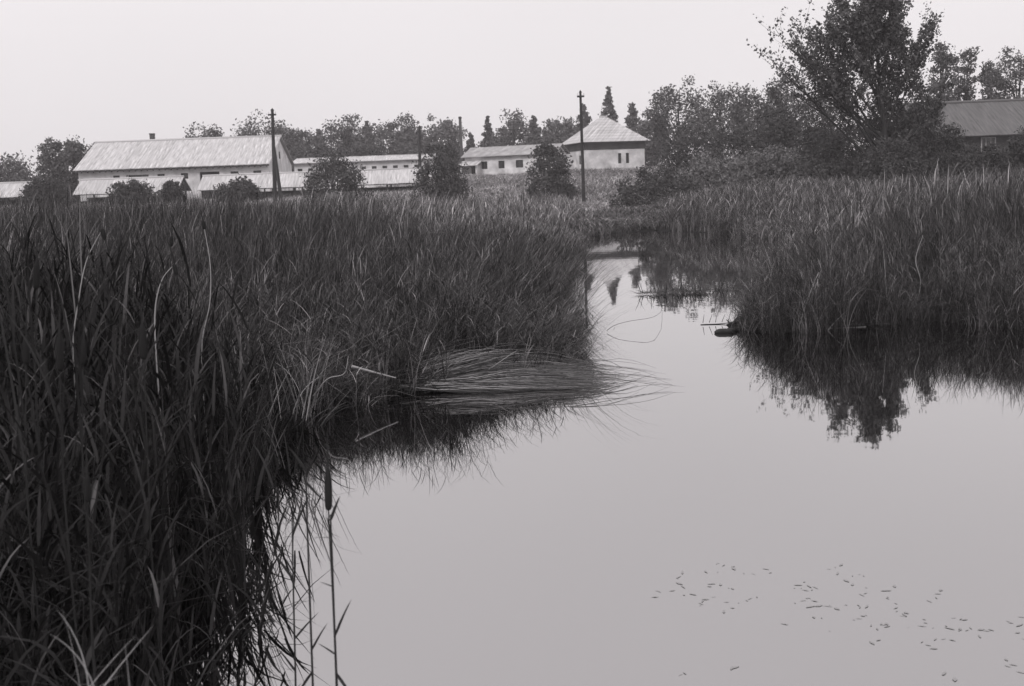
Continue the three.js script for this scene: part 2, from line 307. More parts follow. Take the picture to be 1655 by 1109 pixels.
function plantTree(label, px, top, pxw, d, type, tone = 0.06, group, name, low = 0.04) {
  const p = at(px, hor(px), d), g = ground(p.x, d), yTop = at(px, top, d).y, h = yTop - g, w = pxw * d / FOC * { round: 1.36, cone: 1.9, column: 1.35 }[type], seed = Math.round(px * 13 + d * 7);
  const nm = name ?? (type === 'cone' ? 'spruce_tree' : 'leafy_tree');
  const t = thing(nm, label, 'tree', [p.x, g - 0.1, -d], 0, group), y0 = type === 'cone' ? h * 0.06 : h * low;
  const leaf = clamp(d * 0.0012, 0.09, 0.22), n = Math.round(clamp(w * h * 0.9 / (leaf * leaf) * 1.7, 5000, 13000));
  const { geo, clumps } = crownGeo(seed, w, h - y0, type, n, leaf, tone * 2.0); const cr = mesh('crown', geo, leafMat, t); cr.position.y = y0;
  const b = new Buf(), r = rngOf(seed + 5), tr = clamp(h * 0.018, 0.08, 0.24);
  const axis = (q) => new THREE.Vector3(Math.sin(q * 3 + seed) * 0.02 * h * q, q * h * 0.86, Math.cos(q * 2.3 + seed) * 0.02 * h * q);
  const pts = [], rad = []; for (let k = 0; k <= 6; k++) { pts.push(axis(k / 6)); rad.push(tr * (1 - 0.85 * k / 6) * (k ? 1 : 1.35)); }
  b.tube(pts, rad, 6, 1);
  if (type !== 'cone') for (let k = 0; k < clumps.length; k += 4) { const c = clumps[k], s = axis(clamp((c[1] + y0) / h * (0.45 + 0.25 * r()), 0.12, 0.8)); const e = new THREE.Vector3(c[0], c[1] + y0, c[2]), mid = s.clone().lerp(e, 0.5); mid.y += 0.04 * h * (r() - 0.3); b.tube([s, mid, e], [tr * 0.4, tr * 0.25, tr * 0.08], 4, 1); }
  mesh('trunk', b.geo(), barkMat, t);
  return t;
}
function plantBush(label, px, top, pxw, d, tone = 0.06, group, base) {
  const p = at(px, hor(px), d), g = base ?? ground(p.x, d), h = at(px, top, d).y - g, w = pxw * d / FOC, seed = Math.round(px * 17 + d * 3 + top);
  const t = thing('bush', label, 'bush', [p.x, g - 0.08, -d], 0, group); const leaf = clamp(d * 0.0011, 0.06, 0.2);
  const { geo, clumps } = crownGeo(seed, w, h, 'bush', Math.round(clamp(w * h * 1.3 / (leaf * leaf) * 2.0, 7000, 14000)), leaf, tone * 1.35); mesh('crown', geo, leafMat, t);
  const b = new Buf(); for (let k = 0; k < clumps.length; k += 5) { const c = clumps[k]; b.tube([new THREE.Vector3(c[0] * 0.12, 0, c[2] * 0.12), new THREE.Vector3(c[0] * 0.45, c[1] * 0.55, c[2] * 0.45), new THREE.Vector3(c[0], c[1], c[2])], [0.05, 0.03, 0.008], 4, 1); }
  mesh('stem', b.geo(), barkMat, t); return t;
}
const TL = 'trees in the row behind the farm buildings';
for (const a of [
  ['low leafy tree at the far left edge of the picture', 12, 246, 80, 128, 'round', 0.06],
  ['tall narrow tree nearest the left end of the barn', 92, 212, 48, 116, 'column', 0.05],
  ['leaning leafy tree touching the left end of the barn roof', 124, 220, 52, 119, 'column', 0.055],
  ['leafy tree behind the left end of the barn ridge', 168, 219, 52, 150, 'round', 0.06],
  ['small tree top behind the barn chimney', 222, 226, 34, 152, 'cone', 0.055],
  ['low tree top behind the middle of the barn ridge', 284, 222, 40, 155, 'round', 0.06],
  ['rounded tree rising behind the barn ridge, left of the braced pole', 340, 189, 66, 158, 'round', 0.058],
  ['smaller tree between two rounded trees behind the barn ridge', 388, 204, 44, 163, 'round', 0.06],
  ['broad tree directly behind the top of the braced pole', 436, 179, 88, 160, 'round', 0.055],
  ['leafy tree behind the right gable of the barn', 492, 202, 56, 164, 'round', 0.06],
  ['small pointed tree just right of the barn gable', 521, 204, 36, 168, 'cone', 0.055],
  ['open crowned oak above the leftmost round bush', 556, 178, 66, 164, 'round', 0.057],
  ['thin pointed tree between the two open crowned oaks', 599, 190, 32, 166, 'cone', 0.055],
  ['open crowned oak above the white wall with small windows', 640, 181, 70, 160, 'round', 0.057],
  ['low tree behind the short dark pole', 676, 212, 50, 158, 'round', 0.06],
  ['upright tree just left of the tall thin chimney', 716, 177, 54, 168, 'round', 0.068],
  ['tree filling the gap right of the broad tree behind the braced pole', 466, 196, 60, 166, 'round', 0.058],
  ['tree between the leftmost round bush and the open crowned oaks', 588, 190, 50, 168, 'round', 0.06],
  ['low tree left of the upright tree by the chimney', 668, 196, 46, 166, 'round', 0.06],
  ['very small pointed tree right of the tall thin chimney', 764, 211, 24, 172, 'cone', 0.055],
  ['slim pointed tree above the windowed farm building', 792, 183, 26, 166, 'cone', 0.055],
  ['broad leafy tree behind the crossarm pole', 832, 176, 62, 165, 'round', 0.056],
  ['pointed tree right of the crossarm pole', 866, 184, 42, 160, 'cone', 0.055],
  ['leafy tree left of the tall utility pole', 906, 178, 58, 165, 'round', 0.057],
  ['spruce directly behind the tall utility pole', 946, 163, 40, 166, 'cone', 0.053],
  ['tallest spruce rising above the pyramid roof', 987, 134, 38, 172, 'cone', 0.05],
  ['spruce behind the right slope of the pyramid roof', 1024, 162, 48, 170, 'cone', 0.053],
  ['dense dark tree to the right of the pyramid roof', 1098, 121, 84, 122, 'round', 0.05],
  ['low tree between the pyramid roof and the dense dark tree', 1058, 168, 46, 140, 'round', 0.055],
  ['bushy tree between the dense dark tree and the thicket', 1167, 123, 84, 112, 'round', 0.055],
  ['leafy tree at the left end of the thicket', 1225, 128, 76, 98, 'round', 0.055],
  ['dark tree left of the tallest tree', 1274, 103, 80, 84, 'round', 0.05],
  ['slender tree just right of the tallest tree', 1522, 50, 52, 92, 'column', 0.052],
  ['twin slender tree above the grey roof', 1560, 60, 46, 96, 'column', 0.052],
  ['thin open tree above the grey roof', 1598, 82, 40, 98, 'column', 0.052],
  ['leafy tree in the upper right corner', 1642, 58, 76, 92, 'round', 0.05],
]) plantTree(a[0], a[1], a[2], a[3], a[4], a[5], a[6], TL);

// the tall open tree on the right
{
  const d = 56, px = 1428, p = at(px, hor(px), d), g = ground(p.x, d), r = rngOf(4242);
  const t = thing('tall_tree', 'tallest tree with open fan of ascending limbs, mirrored in the pond', 'tree', [p.x, g - 0.1, -d]);
  const trunk = new Buf(), limbs = new Buf(), lf = new Buf(); const H = at(px, -44, d).y - g;
  const V = (x, y, z) => new THREE.Vector3(x, y, z);
  const tp = []; for (let k = 0; k <= 8; k++) { const q = k / 8; tp.push(V(-0.35 * q * q + 0.08 * Math.sin(q * 7), q * H * 0.8, 0.1 * Math.sin(q * 5))); }
  trunk.tube(tp, tp.map((_, k) => 0.2 * (1 - 0.88 * k / 8) * (k ? 1 : 1.4)), 7, 1);
  const axis = (q) => { const s = clamp(q, 0, 0.999) * 8, i = Math.floor(s); return tp[i].clone().lerp(tp[i + 1], s - i); };
  function twigLeaves(c, dir, n, len) { const tone = 0.085 * (0.75 + 0.5 * r()); for (let k = 0; k < n; k++) { const q = r(); lf.leaf(c.x + dir.x * len * q + (r() - 0.5) * 0.34, c.y + dir.y * len * q + (r() - 0.5) * 0.3, c.z + dir.z * len * q + (r() - 0.5) * 0.34, 0.08 * (0.6 + 0.8 * r()), r, tone * (0.8 + 0.4 * r())); } }
  function limb(s, dir, len, rad, level) {
    const pts = [s.clone()]; let c = s.clone(), v = dir.clone(); const n = 5;
    for (let k = 0; k < n; k++) { v.add(V((r() - 0.5) * 0.16, 0.06 + (r() - 0.5) * 0.14, (r() - 0.5) * 0.16)).normalize(); c = c.clone().addScaledVector(v, len / n); pts.push(c); }
    limbs.tube(pts, pts.map((_, k) => rad * (1 - 0.8 * k / n)), level < 2 ? 5 : 3, 1);
    if (level >= 2) { twigLeaves(pts[1], v, 24, len); return; }
    const kids = level === 0 ? 9 : 5;
    for (let k = 0; k < kids; k++) {
      const q = level === 0 ? 0.3 + 0.7 * (k + r() * 0.6) / kids : 0.25 + 0.75 * (k + r() * 0.6) / kids, i = Math.min(n - 1, Math.floor(q * n)), s2 = pts[i].clone().lerp(pts[i + 1], clamp(q * n - i, 0, 1));
      const f = r() * 6.283, side = V(Math.cos(f), 0.1 * r(), Math.sin(f)); const dd = v.clone().multiplyScalar(0.75).addScaledVector(side, 0.55 + 0.35 * r()).normalize();
      limb(s2, dd, len * (level === 0 ? 0.32 : 0.5) * (0.75 + 0.5 * r()), rad * 0.4, level + 1);
    }
    if (level === 0) twigLeaves(pts[n - 1], v, 26, 0.5);
  }
  for (const [q, ax, az, up, len] of [[0.12, -0.75, -0.2, 0.66, 6.4], [0.15, 0.6, 0.1, 0.7, 3.8], [0.17, -0.68, 0.3, 0.74, 6.6], [0.23, 0.5, -0.3, 0.75, 4], [0.28, -0.8, 0.05, 0.66, 5.8], [0.4, -0.6, -0.3, 0.8, 4.8], [0.48, -0.45, 0.35, 0.9, 4.6], [0.56, -0.5, 0, 0.85, 4.2], [0.44, 0.5, 0.3, 0.8, 3.8],[0.2, -0.62, 0.15, 0.75, 5.6], [0.26, -0.46, -0.25, 0.85, 5.8], [0.3, -0.7, -0.1, 0.6, 4.2], [0.34, 0.3, 0.2, 0.9, 4.2], [0.36, -0.34, 0.3, 0.9, 5.6], [0.42, 0.36, -0.3, 0.85, 3.6], [0.46, -0.24, -0.35, 0.95, 5], [0.5, 0.26, 0.1, 0.95, 4.2], [0.52, -0.55, 0.25, 0.7, 3.6], [0.58, 0.1, 0.35, 0.95, 3.8], [0.62, -0.3, -0.1, 0.9, 3.6], [0.66, 0.4, -0.1, 0.8, 2.6], [0.72, -0.1, -0.3, 0.95, 2.8], [0.8, 0.12, 0.2, 0.95, 2.4], [0.98, -0.15, 0, 1, 1.9]])
    limb(axis(q), V(ax, up, az).normalize(), len, 0.075 * (1.15 - 0.6 * q), 0);
  mesh('crown', lf.geo(), leafMat, t); mesh('trunk', trunk.geo(), barkMat, t); mesh('limb', limbs.geo(), barkMat, t);
}
const BL = 'bushes of the thicket on the right';
for (const a of [
  ['round dark bush in front of the long shed, leftmost of the three round bushes', 543, 232, 114, 84, 0.055],
  ['tall round bush in front of the windowed farm building, middle of the three round bushes', 711, 221, 100, 84, 0.05],
  ['smaller round bush beside the tall utility pole, rightmost of the three round bushes', 889, 221, 86, 88, 0.055],
  ['pale low mound of willow in front of the leftmost round bush', 548, 305, 120, 70, 0.11],
  ['dark bush at the far left beside the short shed', 74, 276, 84, 94, 0.045],
  ['dark shrub in front of the left part of the barn', 214, 285, 90, 96, 0.05],
  ['small pointed shrub in front of the barn door', 279, 290, 46, 97, 0.045],
  ['low dark shrub at the foot of the braced pole', 385, 285, 96, 94, 0.05],
  ['low broad dark bush below the white walled pyramid roof house', 1062, 258, 170, 66, 0.05],
  ['tall bush right of the pyramid roof house', 1120, 196, 130, 92, 0.055, BL],
  ['bush in the middle of the slope right of the pyramid roof house', 1196, 172, 130, 82, 0.055, BL],
  ['wide bush at the left foot of the tallest tree', 1262, 150, 140, 74, 0.052, BL],
  ['large dome shaped bush under the left limbs of the tallest tree', 1345, 106, 150, 68, 0.05, BL],
  ['bush hiding the trunk of the tallest tree', 1432, 126, 120, 60, 0.05, BL],
  ['dark bush between the tallest tree and the grey roof', 1490, 128, 92, 66, 0.05, BL],
  ['dark bush in front of the left end of the grey roof', 1534, 190, 84, 60, 0.047, BL],
  ['low dark bush below the white window', 1590, 228, 100, 56, 0.045, BL],
  ['dark bush at the right edge in front of the grey roof house', 1650, 205, 70, 58, 0.045, BL],
  ['low pale bush at the left foot of the slope', 1150, 240, 170, 72, 0.12, BL],
  ['low pale bush in the middle of the slope', 1250, 226, 180, 64, 0.11, BL],
  ['low bush in front of the dome shaped bush', 1340, 205, 140, 60, 0.065, BL],
  ['low dark bush in front of the tallest tree', 1440, 214, 140, 54, 0.05, BL],
  ['low dark bush right of the tallest tree at the reed edge', 1530, 238, 110, 54, 0.048, BL],
]) plantBush(...a);
['behind the far left trees', 'behind the left half of the barn', 'behind the right half of the barn', 'behind the barn gable', 'behind the white wall with small windows', 'behind the tall thin chimney', 'behind the windowed farm building', 'behind the crossarm pole', 'behind the pyramid roof house'].forEach((w, k) => plantBush(`low hedge bush ${w}`, [30, 190, 370, 505, 610, 720, 800, 880, 1010][k], [278, 252, 240, 222, 218, 224, 226, 214, 205][k], [180, 240, 240, 170, 170, 130, 130, 150, 180][k], 140 + (k % 3) * 5, 0.055, 'hedge bushes behind the buildings'));

// ---------------------------------------------------------------- buildings
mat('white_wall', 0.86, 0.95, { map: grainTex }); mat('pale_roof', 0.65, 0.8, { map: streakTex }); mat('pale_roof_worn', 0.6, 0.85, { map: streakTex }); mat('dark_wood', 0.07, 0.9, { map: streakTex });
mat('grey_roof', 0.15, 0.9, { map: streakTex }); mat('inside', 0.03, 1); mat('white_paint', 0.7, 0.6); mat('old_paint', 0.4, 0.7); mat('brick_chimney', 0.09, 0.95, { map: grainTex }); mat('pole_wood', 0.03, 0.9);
mat('cream_wall', 0.5, 0.95, { map: grainTex });
mat('mottled_roof', 0.42, 0.9, { map: grainTex });
const glass = new THREE.MeshPhysicalMaterial({ color: gray(0.02), roughness: 0.1, metalness: 0, ior: 1.5 }); glass.name = 'window_glass';
function wallShape(pts, holes, thick) { // outline in the xy plane, outer face at z = 0
  const s = new THREE.Shape(pts.map(([x, y]) => new THREE.Vector2(x, y)));
  for (const [x0, y0, x1, y1] of holes) s.holes.push(new THREE.Path([new THREE.Vector2(x0, y0), new THREE.Vector2(x0, y1), new THREE.Vector2(x1, y1), new THREE.Vector2(x1, y0)]));
  const g = new THREE.ExtrudeGeometry(s, { depth: thick, bevelEnabled: false }); g.translate(0, 0, -thick); return g;
}
const holder = (parent, x, y, z, ry) => (o) => { const p = o.position.clone(); p.applyAxisAngle(new THREE.Vector3(0, 1, 0), ry); o.position.set(x + p.x, y + p.y, z + p.z); o.rotation.y += ry; parent.add(o); return o; };
function windowIn(parent, put, [x0, y0, x1, y1], bars = 1, frameMat = M.dark_wood) { // frame with its pane, set back in the opening
  const w = x1 - x0, h = y1 - y0, t = 0.07, gs = [];
  const bx = (ww, hh, x, y) => { const g = new THREE.BoxGeometry(ww, hh, 0.06); g.translate(x, y, 0); gs.push(g); };
  bx(w, t, 0, h / 2 - t / 2); bx(w, t, 0, -h / 2 + t / 2); bx(t, h - 2 * t, -w / 2 + t / 2, 0); bx(t, h - 2 * t, w / 2 - t / 2, 0); for (let k = 1; k <= bars; k++) bx(0.05, h - 2 * t, -w / 2 + w * k / (bars + 1), 0);
  const f = new THREE.Mesh(mergeGeometries(gs), frameMat); f.name = 'window'; f.position.set((x0 + x1) / 2, (y0 + y1) / 2, -0.12); put(f);
  const p = mesh('pane', new THREE.BoxGeometry(w - 2 * t, h - 2 * t, 0.012), glass, f); p.position.z = -0.025;
}
function slopeSheets(parent, name, mats, len, p0, p1, count, thick, seed) { // sheets side by side on a slope from eave p0 to ridge p1 (y, z), along x
  const r = rngOf(seed), w = len / count, run = Math.hypot(p1[0] - p0[0], p1[1] - p0[1]), ang = Math.atan2(p1[0] - p0[0], p1[1] - p0[1]);
  const g = []; // a sheet with shallow waves
  for (let v = 0; v < 9; v++) { const s = new THREE.Shape(); const n = 8; s.moveTo(-w / 2 - 0.02, 0); for (let k = 0; k <= n; k++) s.lineTo(-w / 2 - 0.02 + (w + 0.03) * k / n, thick + (k % 2 ? 0.028 : 0)); s.lineTo(w / 2 + 0.01, 0); const e = new THREE.ExtrudeGeometry(s, { depth: run, bevelEnabled: false }); const uv = e.attributes.uv, du = r() * 9, dv = r() * 9; for (let i = 0; i < uv.count; i++) uv.setXY(i, uv.getX(i) + du, uv.getY(i) + dv); g.push(e); }
  for (let k = 0; k < count; k++) {
    const o = mesh(name, g[Math.floor(r() * 9)], mats[Math.floor(r() * mats.length)], parent); o.position.set(-len / 2 + w * (k + 0.5), p0[0] + (k % 2) * 0.012 + r() * 0.01, p0[1]);
    o.rotation.x = -ang;
  }
}
// big barn
{
  const fl = at(118, 278, 109), fr = at(435, 263, 109), L = fr.x - fl.x, base = 1.35, eave = 5.0 - base, ridge = 7.65 - base, Wd = 13.2;
  const t = thing('barn', 'long white barn with a pale sheet roof behind the braced pole', 'barn', [(fl.x + fr.x) / 2, base, -(109 + 0.6)]);
  const wl = L - 0.5, front = [];
  const X = (px) => (px - 118) / (435 - 118) * L - L / 2;
  const put = holder(t, 0, 0, 0, 0);
  for (const [a, b] of [[178, 189], [203, 236], [250, 262], [288, 300], [369, 382], [406, 419]]) front.push([X(a), 2.42, X(b), 2.95]);
  const door = [X(319), 0.02, X(351), 3.0];
  mesh('wall', wallShape([[-wl / 2, 0], [wl / 2, 0], [wl / 2, eave + 0.1], [-wl / 2, eave + 0.1]], [...front, door], 0.3), M.white_wall, t);
  for (const h of front) windowIn(t, put, h, 2);
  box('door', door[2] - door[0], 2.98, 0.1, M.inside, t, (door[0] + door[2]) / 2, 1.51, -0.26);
  const gable = [[0, 0], [Wd - 1.2, 0], [Wd - 1.2, eave], [(Wd - 1.2) / 2, ridge - 0.12], [0, eave]];
  const e = mesh('gable_wall', wallShape(gable, [[(Wd - 1.2) / 2 - 0.45, eave + 0.5, (Wd - 1.2) / 2 + 0.45, eave + 1.2]], 0.3), M.white_wall, t); e.rotation.y = Math.PI / 2; e.position.set(wl / 2 + 0.003, 0, -0.003);
  windowIn(t, holder(t, wl / 2 + 0.003, 0, -0.003, Math.PI / 2), [(Wd - 1.2) / 2 - 0.45, eave + 0.5, (Wd - 1.2) / 2 + 0.45, eave + 1.2]);
  const e2 = mesh('gable_wall', wallShape(gable, [], 0.3), M.white_wall, t); e2.rotation.y = Math.PI / 2; e2.position.set(-wl / 2 + 0.297, 0, -0.003);
  box('wall', wl - 0.7, eave, 0.3, M.white_wall, t, 0, eave / 2, -(Wd - 1.2) + 0.16);
  const zr = -(Wd - 1.2) / 2;
  slopeSheets(t, 'roof_sheet', [M.pale_roof, M.pale_roof, M.pale_roof_worn], L, [eave - 0.12, 0.6], [ridge + 0.05, zr], 32, 0.05, 11);
  slopeSheets(t, 'roof_sheet', [M.pale_roof, M.pale_roof_worn], L, [eave - 0.12, 2 * zr - 0.6], [ridge + 0.05, zr], 32, 0.05, 12);
  { const c = mesh('ridge_cap', new THREE.CylinderGeometry(0.14, 0.14, L + 0.1, 10), M.pale_roof_worn, t); c.rotation.z = Math.PI / 2; c.position.set(0, ridge + 0.06, zr); }
  const rg = new THREE.BoxGeometry(0.1, 0.16, 0.75); for (let k = 0; k < 33; k++) { const o = mesh('rafter_tail', rg, M.dark_wood, t); o.position.set(-wl / 2 + wl * k / 32, eave - 0.17, 0.36); o.rotation.x = 0.42; }
  const rc = mesh('fascia_board', new THREE.BoxGeometry(L - 0.1, 0.14, 0.04), M.dark_wood, t); rc.position.set(0, eave - 0.24, 0.5);
  const ch = box('chimney', 0.42, 0.8, 0.42, M.brick_chimney, t, X(214), ridge + 0.3, zr - 0.3); box('chimney_cap', 0.5, 0.08, 0.5, M.dark_wood, ch, 0, 0.43, 0);
}
// low open sided sheds in front
function shed(label, px0, px1, d, seed) {
  const a = at(px0, 300, d), b = at(px1, 300, d), L = b.x - a.x, cx = (a.x + b.x) / 2, base = Math.min(ground(a.x, d), ground(b.x, d)) - 0.02, E = 2.62 - base, Rg = 3.88 - base, dep = 4.6;
  const t = thing('low_shed', label, 'shed', [cx, base, -d], 0, 'long low sheds in front of the barn');
  const nP = Math.max(3, Math.round(L / 2.6));
  for (let k = 0; k < nP; k++) for (const z of [-0.5, -dep + 0.5]) box('post', 0.12, E - 0.02, 0.12, M.dark_wood, t, -L / 2 + 0.4 + (L - 0.8) * k / (nP - 1), (E - 0.02) / 2, z);
  box('plank_wall', L - 0.6, E - 0.3, 0.06, M.dark_wood, t, 0, (E - 0.3) / 2, -dep / 2 - 0.3);
  box('plank_wall', L - 0.7, 0.5, 0.05, M.dark_wood, t, 0, 0.25, -0.6);
  for (const x of [-1, 1]) { const g = mesh('gable_board', wallShape([[-dep / 2 + 0.3, E + 0.06], [dep / 2 - 0.3, E + 0.06], [0, Rg - 0.1]], [], 0.05), M.dark_wood, t); g.rotation.y = Math.PI / 2; g.position.set(x * (L / 2 - 0.15), 0, -dep / 2); }
  box('beam', L - 0.3, 0.12, 0.1, M.dark_wood, t, 0, E - 0.06 + 0.02, -0.5 + 0.115);
  const n = Math.round(L / 1.05);
  slopeSheets(t, 'roof_sheet', [M.pale_roof, M.pale_roof_worn], L, [E - 0.02, 0], [Rg, -dep / 2], n, 0.04, seed); slopeSheets(t, 'roof_sheet', [M.pale_roof, M.pale_roof_worn], L, [E - 0.02, -dep], [Rg, -dep / 2], n, 0.04, seed + 1);
  const c = mesh('ridge_cap', new THREE.CylinderGeometry(0.09, 0.09, L + 0.06, 8), M.pale_roof_worn, t); c.rotation.z = Math.PI / 2; c.position.set(0, Rg + 0.02, -dep / 2);
}
shed('short low shed with pale roof at the far left edge', -80, 40, 103, 21);
shed('low shed with pale roof below the left half of the barn', 116, 286, 102, 23);
shed('longest low pale roofed shed, passing behind the leftmost round bush', 318, 682, 103, 25);
// long white building with a row of small windows
{
  const a = at(476, 280, 126), b = at(700, 280, 126), L = b.x - a.x, base = ground((a.x + b.x) / 2, 128), top = 5.25 - base;
  const t = thing('white_building', 'low white building with a row of small dark windows behind the longest shed', 'building', [(a.x + b.x) / 2, base, -126]);
  const holes = []; for (let k = 0; k < 13; k++) { const x = -L / 2 + 0.6 + k * (L - 1.2) / 12; holes.push([x - 0.26, top - 1.15, x + 0.26, top - 0.55]); }
  mesh('wall', wallShape([[-L / 2, 0], [L / 2, 0], [L / 2, top], [-L / 2, top]], holes, 0.25), M.white_wall, t); const put = holder(t, 0, 0, 0, 0); for (const h of holes) windowIn(t, put, h, 0);
  box('wall', 0.25, top, 6, M.white_wall, t, -L / 2 + 0.125, top / 2, -3.26); box('wall', 0.25, top, 6, M.white_wall, t, L / 2 - 0.125, top / 2, -3.26); box('wall', L, top, 0.25, M.white_wall, t, 0, top / 2, -6.4);
  slopeSheets(t, 'roof_sheet', [M.pale_roof, M.pale_roof_worn], L + 0.6, [top + 0.02, 0.4], [top + 0.6, -3.2], 14, 0.05, 31); slopeSheets(t, 'roof_sheet', [M.pale_roof_worn], L + 0.6, [top + 0.02, -6.8], [top + 0.6, -3.2], 14, 0.05, 32);
  for (const s of [-1, 1]) { const g = mesh('gable_wall', wallShape([[-3.2, top - 0.01], [3.2, top - 0.01], [0, top + 0.52]], [], 0.2), M.white_wall, t); g.rotation.y = Math.PI / 2; g.position.set(s > 0 ? L / 2 - 0.02 : -L / 2 + 0.22, 0, -3.2); }
}
// windowed farm building with mottled roof, right end nearer
{
  const a = at(752, 285, 126), b = at(896, 278, 122.5); const L = Math.hypot(b.x - a.x, b.z - a.z), yaw = -Math.atan2(b.z - a.z, b.x - a.x), base = 3.1, top = 2.15, rg = 3.2, W = 4.6;
  const t = thing('farm_building', 'white farm building with mottled roof and three square windows left of the pyramid roof house', 'building', [(a.x + b.x) / 2, base, (a.z + b.z) / 2], yaw);
  const X = (px) => (px - 752) / (896 - 752) * L - L / 2; const holes = [[779, 789], [807, 817], [835, 847], [868, 878]].map(([p, q]) => [X(p), 0.85, X(q), 1.65]);
  const door = [X(762), 0.02, X(770), 1.75];
  mesh('wall', wallShape([[-L / 2, -0.6], [L / 2, -0.6], [L / 2, top], [-L / 2, top]], [...holes, door], 0.25), M.white_wall, t); const put = holder(t, 0, 0, 0, 0); for (const h of holes) windowIn(t, put, h, 1);
  box('door', door[2] - door[0], 1.72, 0.06, M.dark_wood, t, (door[0] + door[2]) / 2, 0.88, -0.2);
  box('wall', 0.25, top + 0.6, W - 0.5, M.white_wall, t, -L / 2 + 0.125, (top - 0.6) / 2, -W / 2); box('wall', 0.25, top + 0.6, W - 0.5, M.white_wall, t, L / 2 - 0.125, (top - 0.6) / 2, -W / 2); box('wall', L, top + 0.6, 0.25, M.white_wall, t, 0, (top - 0.6) / 2, -W + 0.12);
  slopeSheets(t, 'roof_sheet', [M.mottled_roof], L + 0.5, [top + 0.02, 0.45], [rg, -W / 2], 13, 0.05, 41); slopeSheets(t, 'roof_sheet', [M.mottled_roof], L + 0.5, [top + 0.02, -W - 0.45], [rg, -W / 2], 13, 0.05, 42);
  for (const s of [-1, 1]) { const g = mesh('gable_wall', wallShape([[-W / 2, top - 0.01], [W / 2, top - 0.01], [0, rg - 0.1]], [], 0.2), M.white_wall, t); g.rotation.y = Math.PI / 2; g.position.set(s > 0 ? L / 2 - 0.02 : -L / 2 + 0.22, 0, -W / 2); }
  // porch at the left end
  const px = X(760); box('porch_wall', 0.12, 1.9, 1.2, M.white_wall, t, px - 0.55, 0.35, 0.62); box('porch_wall', 0.12, 1.9, 1.2, M.white_wall, t, px + 1.2, 0.35, 0.62);
  const pr = mesh('porch_roof', new THREE.BoxGeometry(2.3, 0.08, 1.7), M.pale_roof, t); pr.position.set(px + 0.32, 1.5, 0.78); pr.rotation.x = 0.3;
}
{ // tall thin chimney
  const d = 136, p = at(745, 230, d), g = ground(p.x, d), top = at(745, 187, d).y; const t = thing('chimney_stack', 'tall thin dark chimney standing behind the windowed farm building', 'chimney', [p.x, g - 0.1, -d]);
  mesh('shaft', new THREE.CylinderGeometry(0.16, 0.24, top - g, 10), M.brick_chimney, t).position.y = (top - g) / 2; mesh('rim', new THREE.CylinderGeometry(0.2, 0.2, 0.18, 10), M.dark_wood, t).position.y = top - g - 0.15;
}
